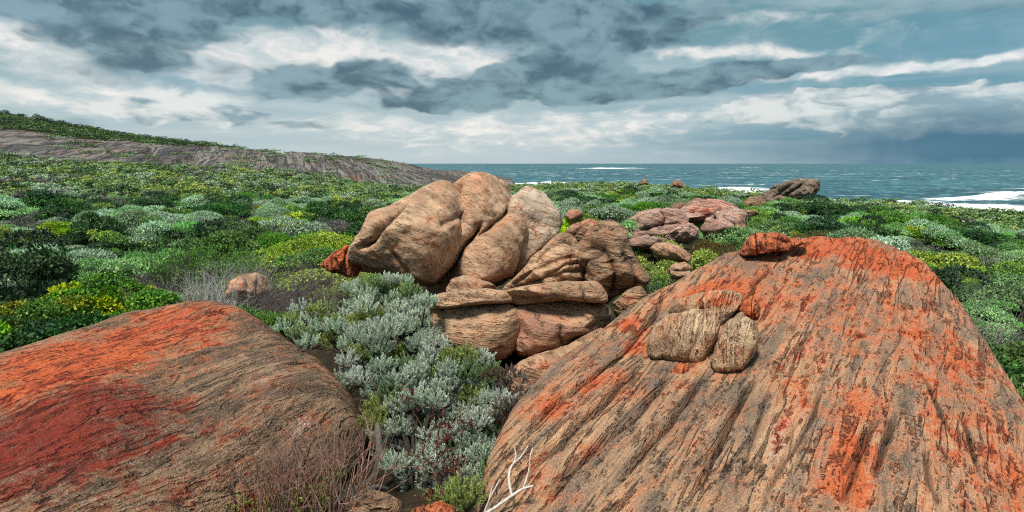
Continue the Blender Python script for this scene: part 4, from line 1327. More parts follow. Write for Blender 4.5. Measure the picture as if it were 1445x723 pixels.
def bush_parts(r, R, H, kind, nh=14, nf=34, nl=5, L=.05, Wd=.018, flen=.09, upw=.8, hr=.32, flat=.55):
    """a bush: heads of leafy shoots held up on thin stems, shadowed and open beneath"""
    cols = np.array(KC[kind])
    rho = np.sqrt(r.uniform(0, 1, nh)) * R
    th = r.uniform(0, 6.283, nh)
    rr = rho / R
    z = H * (np.sqrt(1 - .78 * rr ** 2)) * r.uniform(.55, 1.05, nh)
    hc = np.stack([rho * np.cos(th), rho * np.sin(th), z], 1)
    hrad = R * hr * r.uniform(.7, 1.35, nh)
    hcol = cols[r.integers(0, len(cols), nh)] * r.uniform(.70, 1.25, (nh, 1))
    n = unit(np.stack([r.normal(0, 1, nh * nf), r.normal(0, 1, nh * nf), np.abs(r.normal(0, 1.2, nh * nf)) + .08], 1))
    hi = np.repeat(np.arange(nh), nf)
    base = hc[hi] + n * hrad[hi][:, None] * np.array([1, 1, flat])
    d = unit(n * .6 + np.array([0, 0, upw]) + r.normal(0, .12, n.shape))
    c = hcol[hi] * r.uniform(.8, 1.2, (len(hi), 1))
    # shoots low on a head are darkened, shade painted into their colour
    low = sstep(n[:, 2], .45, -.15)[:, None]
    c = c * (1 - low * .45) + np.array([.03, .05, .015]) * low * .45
    ln = flen * r.uniform(.7, 1.3, len(hi))
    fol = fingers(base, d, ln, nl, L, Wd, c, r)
    # outermost leaves lie spread over the top of each head
    k = int(nh * nf * 1.6)
    hj = r.integers(0, nh, k)
    m = unit(np.stack([r.normal(0, 1, k), r.normal(0, 1, k), np.abs(r.normal(0, 1.2, k)) + .1], 1))
    b = hc[hj] + m * (hrad[hj][:, None] + flen * r.uniform(.55, 1.0, (k, 1))) * np.array([1, 1, flat * 1.15])
    nn = unit(m * np.array([.8, .8, 1.2]) + r.normal(0, .33, m.shape))
    t1 = unit(np.cross(nn, r.normal(0, 1, m.shape)))
    t2 = np.cross(nn, t1)
    l = (L * r.uniform(.5, 1.0, (k, 1)))
    w_ = l * min(.34, Wd / L * .8)
    V2 = np.stack([b - t1 * l * .5, b + t2 * w_, b + t1 * l * .5, b - t2 * w_], 1).reshape(-1, 3)
    c2 = np.repeat(hcol[hj] * r.uniform(.8, 1.25, (k, 1)), 4, 0)
    fol = join([fol, (V2, np.arange(k * 4).reshape(-1, 4), np.full(k * 4, .95), c2)])
    return fol, hc, hrad


def bush_stems(r, hc, H, kind, rad=.008):
    segs = []
    for h in hc:
        b = np.array([h[0] * .25, h[1] * .25, -.12])
        m = np.array([h[0] * .7, h[1] * .7, h[2] * .45]) + r.normal(0, .02, 3)
        segs.append((b, m, rad * 1.5, rad))
        segs.append((m, h, rad, rad * .5))
    return stems(segs, (.075, .062, .052))


def twig_bush(r, R, H, n, rad, col, depth=2, colv=.15, up=.05, spread=.55):
    segs, cc = [], []
    for i in range(n):
        th = r.uniform(0, 6.283)
        q = math.sqrt(r.uniform(0, 1))
        o = (R * .35 * q * math.cos(th), R * .35 * q * math.sin(th), -.05)
        d = (math.cos(th) * q * R * 1.2, math.sin(th) * q * R * 1.2, H)
        branchy(r, o, d, H * .55 * r.uniform(.7, 1.2), rad, depth, 3, spread, .16, up, .62, segs, 3)
    V, F = tubes(segs, 3)
    k = np.repeat(r.uniform(1 - colv, 1 + colv, len(segs)), 6)[:, None]
    return V, F, np.ones(len(V)), np.array(col)[None] * k


# ------------------------------------------------------------------ blockers: what the rocks hide or stand on
_bv, _bf, _o = [], [], 0
for v, f in BLOCKERS:
    f = f[:, :4]
    _bv.append(v)
    _bf += [tuple(int(i) + _o for i in (q if len(set(q)) == len(q) else q[:3])) for q in f[::1]]
    _o += len(v)
BVH = BVHTree.FromPolygons(np.concatenate(_bv).tolist(), _bf)
del _bv, _bf


def on_rock(x, y, zg):
    h = BVH.ray_cast(Vector((x, y, 20)), Vector((0, 0, -1)))
    return h[0] is not None and h[0].z > zg - .05


def hidden(p):
    """behind the rocks as seen from the camera and from a step to either side"""
    for o in ((0, 0, CAMZ), (-1.3, 0, CAMZ + .1), (1.3, 0, CAMZ + .1)):
        d = Vector(p) - Vector(o)
        L = d.length
        h = BVH.ray_cast(Vector(o), d.normalized(), L - .1)
        if h[0] is None: return False
    return True


def put_bush(name, label, cat, loc, fol, stm, rz=0, group=None, stem_name='stems'):
    e = empty(name, loc)
    e.rotation_euler = (0, 0, rz)
    tag(e, label, cat, group)
    V, F, t, c = fol
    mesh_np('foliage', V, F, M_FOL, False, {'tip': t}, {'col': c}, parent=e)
    if stm is not None:
        V, F, t, c = stm
        mesh_np(stem_name, V, F, M_WOOD, True, None, {'col': c}, parent=e)
    return e


# ---- the silver shrub in the gap, built head by head
def inside(poly, x, y):
    c = False
    n = len(poly)
    for i in range(n):
        (x1, y1), (x2, y2) = poly[i], poly[(i + 1) % n]
        if (y1 > y) != (y2 > y) and x < (x2 - x1) * (y - y1) / (y2 - y1) + x1: c = not c
    return c


def silver_shrub(poly, y_top, Yt, y_bot, Yb, r, spacing, cols, nf, flen, nl=20, L=.024, Wd=.0088, hrad=.078, mixc=(), bulge=.12):
    bx = [q[0] for q in poly]; by = [q[1] for q in poly]
    heads = []
    tries = 0
    while tries < 4000:
        tries += 1
        x, y = r.uniform(min(bx), max(bx)), r.uniform(min(by), max(by))
        if not inside(poly, x, y): continue
        Y = Yt + (Yb - Yt) * (y - y_top) / (y_bot - y_top)
        sp = spacing * 3.8 / Y
        if any((x - hx) ** 2 + ((y - hy) * 1.15) ** 2 < sp * sp for hx, hy, *_ in heads): continue
        heads.append((x, y, Y + r.normal(0, bulge)))
    hp = np.array([P(*h) for h in heads])
    hp[:, 2] -= .05
    nh = len(hp)
    hi = np.repeat(np.arange(nh), nf)
    hr = hrad * r.uniform(.75, 1.25, nh)
    n = unit(np.stack([r.normal(0, 1, nh * nf), r.normal(0, 1, nh * nf) - .25, np.abs(r.normal(0, .9, nh * nf)) - .25], 1))
    base = hp[hi] + n * hr[hi][:, None] * np.array([1, 1, .75]) * r.uniform(.55, 1.0, (len(hi), 1))
    d = unit(n * .62 + np.array([0, -.05, .75]) + r.normal(0, .10, n.shape))
    cols = np.array(cols)
    hcol = cols[r.integers(0, len(cols), nh)]
    for j, (frac, cc) in enumerate(mixc):
        sel = r.uniform(0, 1, nh) < frac
        hcol[sel] = cc
    c = hcol[hi] * r.uniform(.72, 1.15, (len(hi), 1))
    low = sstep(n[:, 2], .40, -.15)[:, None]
    c = c * (1 - low * .4) + np.array([.06, .09, .03]) * low * .4  # lower shoots of each head tinted dark as painted shade
    ln = flen * r.uniform(.65, 1.25, len(hi))
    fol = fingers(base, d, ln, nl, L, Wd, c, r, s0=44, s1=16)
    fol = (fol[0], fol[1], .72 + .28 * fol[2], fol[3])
    return fol, hp


def place_shrub(name, label, cat, fol, hp, root, r, trunk_r, stem_col=(.04, .034, .03)):
    """foliage + woody stems reaching from the root up into the heads"""
    e = empty(name, root)
    tag(e, label, cat)
    rt = np.array(root)
    V, F, t, c = fol
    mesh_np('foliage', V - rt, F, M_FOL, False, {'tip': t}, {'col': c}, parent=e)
    segs = []
    for h in hp[::2]:
        v = h - rt
        m1 = v * .35 + np.array([0, 0, .06]) + r.normal(0, .03, 3)
        m2 = v * .72 + np.array([0, 0, -.02]) + r.normal(0, .03, 3)
        segs += [(np.zeros(3), m1, trunk_r * .55, trunk_r * .4), (m1, m2, trunk_r * .4, trunk_r * .28), (m2, v + np.array([0, 0, -.02]), trunk_r * .28, trunk_r * .14)]
    V, F = tubes(segs, 5)
    mesh_np('stems', V, F, M_WOOD, True, None, {'col': np.tile(np.array(stem_col), (len(V), 1))}, parent=e)
    return e


SILV = [(.64, .73, .58), (.54, .67, .50), (.70, .77, .66), (.58, .70, .54)]
r = np.random.default_rng(11)
main_poly = [(478, 505), (490, 470), (520, 455), (560, 450), (600, 470), (625, 490), (660, 495), (690, 510), (705, 540), (715, 560), (712, 590), (715, 625), (700, 660), (690, 700), (640, 705), (590, 690), (555, 660), (540, 620), (520, 590), (530, 560), (500, 545), (478, 525)]
fol, hp = silver_shrub(main_poly, 450, 4.45, 700, 3.05, r, 20, SILV, 62, .082, mixc=[(.14, (.24, .40, .16)), (.06, (.36, .46, .10))])
place_shrub('silver_shrub', 'large silver green shrub filling the gap between the two big foreground boulders', 'shrub', fol, hp, (-.62, 3.35, 0.0), r, .026)
up_poly = [(492, 440), (500, 405), (520, 390), (550, 388), (580, 400), (600, 425), (606, 450), (590, 465), (560, 462), (530, 462), (505, 465), (470, 460)]
fol, hp = silver_shrub(up_poly, 388, 5.2, 465, 4.6, r, 21, SILV, 62, .082, mixc=[(.12, (.28, .42, .18)), (.06, (.42, .46, .10))])
place_shrub('silver_shrub', 'silver green shrub higher up against the foot of the tan boulder pile', 'shrub', fol, hp, (-.95, 5.1, 0.15), r, .03)
lf_poly = [(396, 450), (410, 438), (440, 430), (470, 432), (490, 445), (492, 470), (470, 480), (440, 482), (420, 478), (400, 465)]
fol, hp = silver_shrub(lf_poly, 430, 4.85, 482, 4.5, r, 19, SILV[:2] + [(.36, .46, .20)], 30, .075, mixc=[(.3, (.40, .48, .13))])
place_shrub('silver_shrub', 'small yellowish silver shrub overhanging the crest of the red boulder', 'shrub', fol, hp, (-1.45, 4.85, 0.2), r, .025)
# low dry plant with reddish leaves right of the big shrub
dr_poly = [(690, 520), (715, 505), (735, 520), (742, 545), (735, 575), (718, 600), (705, 585), (712, 550)]
fol, hp = silver_shrub(dr_poly, 505, 4.0, 600, 3.45, r, 17, [(.20, .13, .08), (.22, .17, .14), (.17, .08, .05), (.22, .28, .20)], 26, .05, nl=12, hrad=.06)
place_shrub('dry_shrub', 'withered brown and reddish little shrub against the edge of the right boulder', 'shrub', fol, hp, (-.02, 3.7, 0.02), r, .018, (.20, .17, .16))
# red-leaved shoots deep in the big shrub
rd = [P(*q) for q in [(622, 590, 3.4), (635, 602, 3.35), (628, 660, 3.1), (650, 650, 3.1), (612, 688, 2.95), (620, 625, 3.2), (655, 590, 3.45), (600, 640, 3.15), (575, 560, 3.6)]]
n = 16
base = np.repeat(np.array(rd), n, 0) + r.normal(0, .035, (len(rd) * n, 3)) + np.array([0, -.05, 0])
d = unit(r.normal(0, .5, base.shape) + np.array([0, -.4, .7]))
fol = fingers(base, d, r.uniform(.03, .06, len(base)), 8, .022, .007, np.tile(np.array([[.20, .022, .014]]), (len(base), 1)) * r.uniform(.6, 1.3, (len(base), 1)), r)
rt = np.array((-.35, 3.15, 0.0))
e = empty('red_herb', rt)
tag(e, 'dark red leaved herb growing up through the large silver shrub', 'herb')
mesh_np('foliage', fol[0] - rt, fol[1], M_FOL, False, {'tip': fol[2]}, {'col': fol[3]}, parent=e)
V, F = tubes([(np.zeros(3), q - rt - np.array([0, 0, .03]), .003, .002) for q in rd], 4)
mesh_np('stems', V, F, M_WOOD, True, None, {'col': np.tile(np.array([.12, .05, .04]), (len(V), 1))}, parent=e)

# gnarled grey trunk at the lower left of the shrub
def curve_tube(pts, r0, r1, sides=7, sub=6):
    pts = np.array(pts, float)
    q = []
    n = len(pts)
    for i in range(n - 1):
        p0, p1, p2, p3 = pts[max(i - 1, 0)], pts[i], pts[i + 1], pts[min(i + 2, n - 1)]
        for k in range(sub):
            t = k / sub
            q.append(.5 * ((2 * p1) + (-p0 + p2) * t + (2 * p0 - 5 * p1 + 4 * p2 - p3) * t * t + (-p0 + 3 * p1 - 3 * p2 + p3) * t ** 3))
    q.append(pts[-1])
    m = len(q) - 1
    return [(q[i], q[i + 1], r0 + (r1 - r0) * i / m, r0 + (r1 - r0) * (i + 1) / m) for i in range(m)]


root = P(490, 700, 3.0)
segs = curve_tube([P(478, 706, 3.02), P(505, 690, 3.1), P(528, 672, 3.2), P(535, 640, 3.25), P(533, 600, 3.4)], .022, .020)
segs += curve_tube([P(478, 706, 3.02), P(500, 700, 3.0), P(528, 688, 3.05), P(545, 690, 3.1)], .020, .012)
V, F = tubes(segs, 7)
o = mesh_np('deadwood', V - root, F, M_WOOD, True, None, {'col': np.tile(np.array([.12, .105, .095]), (len(V), 1))})
o.location = tuple(root)
tag(o, 'gnarled grey dead wood at the lower left of the large silver shrub', 'dead wood')

# bare white branch
bw = [P(690, 728, 2.56), P(735, 700, 2.6), P(752, 686, 2.62)]
segs = curve_tube([P(660, 735, 2.7), P(690, 722, 2.62), P(722, 700, 2.62), P(738, 690, 2.62), P(752, 686, 2.62)], .010, .005)
segs += curve_tube([P(722, 700, 2.62), P(718, 675, 2.66), P(722, 658, 2.7), P(735, 645, 2.7), P(745, 630, 2.7)], .008, .0035)
segs += curve_tube([P(722, 658, 2.7), P(728, 645, 2.74), P(726, 632, 2.76)], .005, .003)
segs += curve_tube([P(738, 690, 2.62), P(746, 665, 2.66), P(748, 645, 2.68), P(752, 632, 2.7)], .005, .0025)
segs += curve_tube([P(684, 722, 2.66), P(692, 702, 2.66), P(706, 676, 2.68)], .006, .003)
segs += curve_tube([P(688, 712, 2.66), P(694, 690, 2.68), P(696, 682, 2.68)], .004, .002)
root = P(684, 722, 2.66)
V, F = tubes(segs, 6)
o = mesh_np('bare_branch', V - root, F, M_WOOD, True, None, {'col': np.tile(np.array([.62, .57, .52]), (len(V), 1))})
o.location = tuple(root)
tag(o, 'bleached white forked bare branch lying at the foot of the right boulder', 'branch')

# ---- red twig plant, bottom left of centre
segs, lv = [], []
for i in range(180):
    bx_, Y = r.uniform(318, 512), r.uniform(2.75, 3.25)
    base = P(bx_, 712, Y)
    base[2] = float(gz(base[0], base[1])[0]) - .03
    topy = np.interp(bx_, [310, 340, 380, 430, 470, 500, 520], [690, 650, 630, 620, 600, 612, 640]) + r.normal(0, 14)
    L = max(.15, (P(bx_, topy, Y)[2] - base[2])) * .62
    dx = (bx_ - 415) / 300
    branchy(r, base, (dx + r.normal(0, .15), r.normal(-.05, .15), 1.0), L, .0048, 2, 2, .42, .14, .10, .62, segs, 4)
V, F = tubes(segs, 4)
k = np.repeat(r.uniform(0, 1, len(segs)), 8)[:, None]
cc = np.array([.27, .115, .085]) * (1 - k) + np.array([.34, .25, .21]) * k
rt = np.array([*P(415, 700, 3.0)[:2], 0.0])
e = empty('red_twig_shrub', rt)
tag(e, 'leafless reddish twig shrub with few yellow green leaves in front of the red boulder', 'shrub')
mesh_np('twigs', V - rt, F, M_WOOD, True, None, {'col': cc}, parent=e)
lp = np.array([P(*q) for q in [(332, 716, 2.85), (345, 718, 2.8), (460, 672, 3.0), (470, 680, 3.0), (484, 676, 3.0), (462, 700, 2.9), (480, 668, 3.05), (400, 705, 2.85), (420, 712, 2.8), (372, 716, 2.8), (455, 712, 2.85), (470, 694, 2.9), (440, 700, 2.9)]])
n = 9
base = np.repeat(lp, n, 0) + r.normal(0, .03, (len(lp) * n, 3))
d = unit(r.normal(0, .6, base.shape) + np.array([0, -.2, .7]))
fol = fingers(base, d, r.uniform(.02, .05, len(base)), 5, .026, .012, np.tile(np.array([[.26, .30, .02]]), (len(base), 1)) * r.uniform(.5, 1.2, (len(base), 1)), r, 70, 30)
mesh_np('leaves', fol[0] - rt, fol[1], M_FOL, False, {'tip': fol[2]}, {'col': fol[3]}, parent=e)

# ---- plants of the middle ground that can be told apart
def named(kind, px, py, Y, R, H, name, label, cat='bush', nh=22, nf=60, nl=7, L=.04, Wd=.014, flen=.07, seed=0, upw=.8, hr=.30, z=None, group=None):
    """py is the top of the plant in the photograph"""
    rr = np.random.default_rng(1000 + seed)
    q = P(px, py, Y)
    zt = q[2]
    zg = float(gz(q[0], q[1])[0])
    H = max(.20, (zt - zg) * .86 - .05) if H is None else H
    loc = (q[0], q[1], zg - .02)
    fol, hc, hrad = bush_parts(rr, R, H, kind, nh, nf, nl, L, Wd, flen, upw, hr)
    stm = bush_stems(rr, hc, H, kind)
    return put_bush(name, label, cat, loc, fol, stm, group=group)


NAMED = []
def N(*a, **k):
    NAMED.append((a, k))


N('yellow', 150, 396, 6.6, .85, None, 'leafy_bush', 'dark green bush speckled with yellow leaves above the left end of the red boulder', nh=50, nf=60, L=.045, Wd=.026, flen=.05, upw=.5, seed=1)
N('yellow', 40, 418, 5.8, .6, None, 'leafy_bush', 'glossy dark green bush cut by the left edge just above the red boulder', nh=34, nf=60, L=.045, Wd=.026, flen=.05, upw=.5, seed=2)
N('dark', 95, 430, 5.4, .55, None, 'leafy_bush', 'very dark bush at the back of the left end of the red boulder', nh=30, nf=60, L=.045, Wd=.024, flen=.05, upw=.5, seed=3)
N('green', 215, 404, 6.0, .42, None, 'leafy_bush', 'green and yellow leafy bush left of the summit of the red boulder', nh=26, nf=60, L=.04, Wd=.024, flen=.05, upw=.6, seed=4)
N('green', 348, 424, 5.6, .42, None, 'green_bush', 'fresh green feathery bush directly behind the crest of the red boulder', nh=24, nf=70, L=.05, Wd=.010, flen=.10, seed=5)
N('lime', 452, 330, 9.2, .85, None, 'green_bush', 'bright yellow green mat of bush left of the boulder pile', nh=60, nf=60, L=.035, Wd=.018, flen=.05, upw=1.2, seed=6)
N('lime', 400, 337, 9.6, .7, None, 'green_bush', 'bright yellow green bush left of the yellow green mat', nh=44, nf=50, L=.035, Wd=.018, flen=.05, upw=1.2, seed=7)
N('green', 300, 352, 8.6, 1.0, None, 'green_bush', 'wide flat green bush above the grey twigs on the left', nh=50, nf=50, L=.04, Wd=.014, flen=.06, upw=1.0, seed=8)
N('sage', 128, 362, 8.6, .55, None, 'sage_bush', 'pale sage green rounded bush on the left above the yellow speckled one', nh=30, nf=60, seed=9)
N('sage', 262, 316, 13.5, .55, None, 'sage_bush', 'tall pale lime bush with drooping plumes in the left heath', nh=26, nf=60, L=.09, Wd=.02, flen=.14, seed=10)
N('sage', 215, 348, 9.4, .6, None, 'sage_bush', 'blue grey sage bush left of the wide flat green one', nh=28, nf=60, seed=30)
N('lime', 918, 350, 7.7, .34, None, 'lime_bush', 'lime green bush growing from the cleft right of the boulder pile', nh=22, nf=44, L=.05, Wd=.020, flen=.07, seed=11)
N('lime', 978, 342, 9.0, .45, None, 'lime_bush', 'yellow green bush behind the loaf shaped rock', nh=24, nf=44, L=.05, Wd=.020, flen=.07, seed=12)
N('green', 925, 378, 7.2, .26, None, 'lime_bush', 'small green clump below the lime bush by the boulder pile', nh=14, nf=40, L=.045, Wd=.018, flen=.07, seed=13)
N('lime', 930, 328, 10.5, .32, None, 'lime_bush', 'small lime tuft at the foot of the pink outcrop', nh=14, nf=40, L=.05, Wd=.02, flen=.08, seed=14)
N('rust', 1000, 338, 10.4, .5, None, 'rusty_bush', 'rust brown low bush right of the loaf shaped rock', nh=22, nf=44, seed=15)
N('rust', 1020, 352, 8.8, .4, None, 'rusty_bush', 'rusty low bush touching the back edge of the right boulder', nh=20, nf=44, seed=16)
N('sage', 1036, 318, 11.0, .5, None, 'sage_bush', 'pale green bush right of the pink outcrop', nh=24, nf=44, seed=17)
N('lime', 1105, 318, 14.5, .55, None, 'lime_bush', 'bright lime bush behind the rust orange stone', nh=24, nf=40, seed=18)
N('rust', 1150, 322, 13.5, .6, None, 'rusty_bush', 'brownish yellow bush behind the crest of the right boulder', nh=24, nf=40, seed=19)
for a, k in NAMED:
    named(*a, **k)


def twig(px, py, Y, R, n, rad, col, name, label, seed, depth=2, spread=.55, up=.05, cat='shrub'):
    rr = np.random.default_rng(2000 + seed)
    q = P(px, py, Y)
    zg = float(gz(q[0], q[1])[0]) - .02
    H = max(.25, (q[2] - zg)) * 1.25
    V, F, t, c = twig_bush(rr, R, H, n, rad, col, depth, .25, up, spread)
    o = mesh_np(name, V, F, M_WOOD, True, None, {'col': c})
    o.location = (q[0], q[1], zg)
    tag(o, label, cat)
    return o


GT = (.22, .20, .20)
twig(300, 385, 7.0, .8, 60, .006, (.46, .44, .43), 'dead_twigs', 'tangle of pale grey dead twigs left of the isolated orange tan stone', 1, 3)
twig(262, 400, 6.5, .5, 30, .006, (.46, .44, .43), 'dead_twigs', 'sparse pale dead twigs behind the crest of the red boulder', 2, 3)
twig(345, 368, 7.8, .7, 50, .006, (.30, .29, .29), 'dead_twigs', 'grey dead twigs behind the isolated orange tan stone', 3, 3)
twig(440, 376, 6.5, .62, 110, .0045, (.19, .155, .165), 'twig_shrub', 'purple grey twiggy shrub between the isolated stone and the boulder pile', 4, 3)
twig(405, 392, 6.4, .5, 70, .0045, (.17, .145, .14), 'twig_shrub', 'dark grey brown twig shrub right of the isolated stone', 5, 3)
twig(240, 368, 7.8, .5, 90, .006, (.055, .045, .045), 'twig_shrub', 'blackish dense twig shrub on the left above the dead twigs', 6, 3)
twig(340, 318, 12.5, .9, 70, .008, (.24, .22, .21), 'twig_shrub', 'grey leafless shrub in the left heath beyond the flat green bush', 7, 3)
twig(1385, 425, 7.6, .5, 26, .008, (.30, .28, .26), 'dead_twigs', 'grey dead branches in the green scrub right of the right boulder', 8, 3)
twig(915, 408, 5.6, .3, 60, .004, (.30, .28, .28), 'dead_twigs', 'little grey twigs in the cleft left of the right boulder', 9, 2)
twig(445, 490, 4.45, .32, 36, .004, (.15, .12, .125), 'dead_twigs', 'dark grey twigs under the small yellowish silver shrub', 10, 2)
twig(505, 410, 5.3, .25, 26, .0035, (.24, .21, .21), 'dead_twigs', 'thin dry twigs at the foot of the broad tan boulder', 12, 2)
twig(1215, 340, 11.0, .6, 40, .007, (.20, .19, .19), 'twig_shrub', 'grey twig bush just beyond the top of the right boulder', 11, 3)
# ------------------------------------------------------------------ the heath: hundreds of bushes as things, the far rest as one cover
PROTO = {}
SPEC = {  # kind: (radius, height, heads, shoots per head, leaves, leaf length, leaf width, shoot length, upward, head radius)
    'silver': (.50, .66, 9, 100, 5, .048, .016, .065, .9, .36),
    'sage': (.50, .66, 9, 100, 5, .052, .019, .065, .9, .36),
    'green': (.55, .68, 10, 100, 5, .052, .021, .065, .8, .35),
    'dark': (.55, .80, 9, 90, 5, .056, .024, .065, .7, .36),
    'lime': (.52, .54, 11, 100, 5, .052, .022, .065, 1.0, .35),
    'grey': (.5, .5, 14, 40, 5, .050, .010, .09, .6, .32)}
for kd, s in SPEC.items():
    PROTO[kd] = []
    for v in range(4):
        rr = np.random.default_rng(500 + v * 7 + len(kd) * 31)
        nh = int(s[2] * rr.uniform(.75, 1.25))
        fol, hc, hrad = bush_parts(rr, s[0], s[1], kd, nh, s[3], s[4], s[5], s[6], s[7], s[8], s[9])
        V, F, t, c = join([fol, bush_stems(rr, hc, s[1], kd, .009)])
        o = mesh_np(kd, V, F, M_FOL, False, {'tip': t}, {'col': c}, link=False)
        PROTO[kd].append(o.data)
        bpy.data.objects.remove(o)


def ss1(v, a, b):
    t = min(max((v - a) / (b - a), 0), 1)
    return t * t * (3 - 2 * t)


def scatter():
    r = np.random.default_rng(99)
    pts = []
    rad = 5.2
    while rad < 235:
        sp = .74 * (1 + max(0, rad - 9) * .013)          # spacing grows with distance
        sp = min(sp, 1.7)
        n = int(2 * .92 * rad / sp)
        th = np.linspace(-.92, .92, max(n, 2)) + r.uniform(-.5, .5, max(n, 2)) * 1.84 / max(n, 2)
        rr = rad + r.uniform(-.5, .5, len(th)) * sp
        pts.append(np.stack([rr * np.sin(th), rr * np.cos(th), np.full(len(th), sp)], 1))
        rad += sp * .82
    p = np.concatenate(pts)
    z = gz(p[:, 0], p[:, 1])
    return np.concatenate([p, z[:, None]], 1)


named_xy = []
for a, k in NAMED:
    q = P(*a[1:4])
    named_xy.append((q[0], q[1], a[4] * .75))
for q in [(300, 385, 7.0, .45), (345, 395, 7.2, .45), (345, 368, 7.8, .5), (440, 376, 6.5, .6), (405, 392, 6.4, .6), (262, 400, 6.5, .45), (240, 368, 7.8, .5), (450, 400, 5.8, .95), (930, 345, 9.6, 1.0), (1000, 335, 10.2, .9), (885, 330, 9.3, .8), (960, 380, 7.6, .7), (410, 410, 5.6, .7), (340, 400, 6.4, .6), (300, 400, 6.2, .5), (370, 400, 6.8, .5)]:
    w = P(*q[:3])
    named_xy.append((w[0], w[1], q[3]))

pts = scatter()
rk = rock_band(pts[:, 0], pts[:, 1])
px_, py_, f_ = proj(pts[:, [0, 1, 3]] + np.array([0, 0, .5]))
n1 = fbm(np.stack([pts[:, 0] * .16, pts[:, 1] * .16, 0 * pts[:, 0]], 1), 3, seed=201)
n2 = fbm(np.stack([pts[:, 0] * .35, pts[:, 1] * .35, 0 * pts[:, 0] + 3], 1), 3, seed=202)
n3 = fbm(np.stack([pts[:, 0] * .05, pts[:, 1] * .05, 0 * pts[:, 0] + 7], 1), 3, seed=203)
rnd = np.random.default_rng(5)
cand = []
for i, (x, y, sp, z) in enumerate(pts):
    if z < -3.6 - 1.2 * ss1(px_[i], 1100, 1450): continue
    dist = math.hypot(x, y)
    hill = px_[i] < 560 and dist > 118 and not rk[i]
    if hill and px_[i] > 340: continue
    if px_[i] > 560 and px_[i] < 740 and dist > 108: continue
    if rk[i] and not (px_[i] > 60 and px_[i] < 660 and n2[i] > .42 and dist > 80): continue
    if dist < 14 and any((x - a) ** 2 + (y - b) ** 2 < c * c for a, b, c in named_xy): continue
    if dist < 70 and on_rock(x, y, z): continue
    if abs(x) < 1.9 and y < 6.8 and x > -2.0: continue
    if px_[i] < -160 or px_[i] > 1640: continue
    size = sp / .74 * .86 * rnd.uniform(.68, 1.32)
    if rnd.uniform(0, 1) < .32:
        size *= rnd.uniform(1.1, 1.4)
        hz = min(size, 1.1) * rnd.uniform(1.0, 1.3)
    else:
        hz = min(size * 1.1, 1.0) * rnd.uniform(.45, .8)
    top = (x, y, z + .6 * hz)
    if dist < 60 and hidden(top): continue
    left = px_[i] < 720
    # which kind grows here
    u = rnd.uniform(0, 1)
    if left:
        w = {'silver': .34 + n1[i] * .9, 'sage': .20 + n2[i] * .3, 'green': .38 - n1[i] * .6, 'lime': .12 - n2[i] * .7, 'dark': .20 - n3[i] * .3, 'grey': .08 + n2[i] * .12}
        if dist > 55: w['lime'] += .06; w['sage'] += .1; w['green'] += .1
        if hill: w = {'dark': .65, 'green': .3, 'sage': .05}
        if px_[i] < 300 and dist < 14: w['dark'] += .5; w['lime'] = .02
    else:
        w = {'silver': .16 + n1[i] * .5, 'sage': .30 + n2[i] * .5, 'green': .30 - n1[i] * .3, 'lime': .08 - n2[i] * .2, 'dark': .22, 'grey': .04}
        if px_[i] < 1080: w['lime'] += .12; w['dark'] -= .15
    ks = list(w)
    ws = np.maximum(np.array([w[k] for k in ks]), 0)
    kd = ks[int(np.searchsorted(np.cumsum(ws) / ws.sum(), u))]
    cand.append((size / dist, x, y, z, size, kd, left, hill, dist, hz))
cand.sort(reverse=True)

LAB = {('silver', 1): ('silver grey cushion bush among its like on the left heath', 'silver bushes of the left heath'),
       ('silver', 0): ('silver grey cushion bush among its like in the right hand scrub', 'silver bushes of the right scrub'),
       ('sage', 1): ('sage green clumped bush among its like on the left heath', 'sage bushes of the left heath'),
       ('sage', 0): ('sage green clumped bush among its like in the right hand scrub', 'sage bushes of the right scrub'),
       ('green', 1): ('mid green rounded bush among its like on the left heath', 'green bushes of the left heath'),
       ('green', 0): ('mid green rounded bush among its like in the right hand scrub', 'green bushes of the right scrub'),
       ('dark', 1): ('dark green open bush among its like on the left heath', 'dark bushes of the left heath'),
       ('dark', 0): ('dark green open bush among its like in the right hand scrub', 'dark bushes of the right scrub'),
       ('lime', 1): ('yellow green low bush among its like on the left heath', 'yellow green bushes of the left heath'),
       ('lime', 0): ('yellow green low bush among its like in the right hand scrub', 'yellow green bushes of the right scrub'),
       ('grey', 1): ('grey dried out bush among its like on the left heath', 'grey bushes of the left heath'),
       ('grey', 0): ('grey dried out bush among its like in the right hand scrub', 'grey bushes of the right scrub')}
KN = {'silver': 'silver_bush', 'sage': 'sage_bush', 'green': 'green_bush', 'dark': 'dark_bush', 'lime': 'yellow_green_bush', 'grey': 'grey_bush'}
CN = {'silver': 'silver bush', 'sage': 'sage bush', 'green': 'green bush', 'dark': 'dark bush', 'lime': 'low bush', 'grey': 'dry bush'}
count = {k: 0 for k in KN}
far = []
for c in cand:
    _, x, y, z, size, kd, left, hill, dist, hz = c
    if count[kd] < 260 and dist < 34 and not hill:
        count[kd] += 1
        me = PROTO[kd][rnd.integers(0, 4)]
        o = bpy.data.objects.new(KN[kd], me)
        COL.objects.link(o)
        o.location = (x, y, z - .05)
        o.rotation_euler = (0, 0, rnd.uniform(0, 6.28))
        s = size * rnd.uniform(.9, 1.1)
        o.scale = (s * 1.08, s * 1.08, hz)
        lb, gp = LAB[(kd, int(left))]
        tag(o, lb, CN[kd], gp)
    else:
        far.append(c)

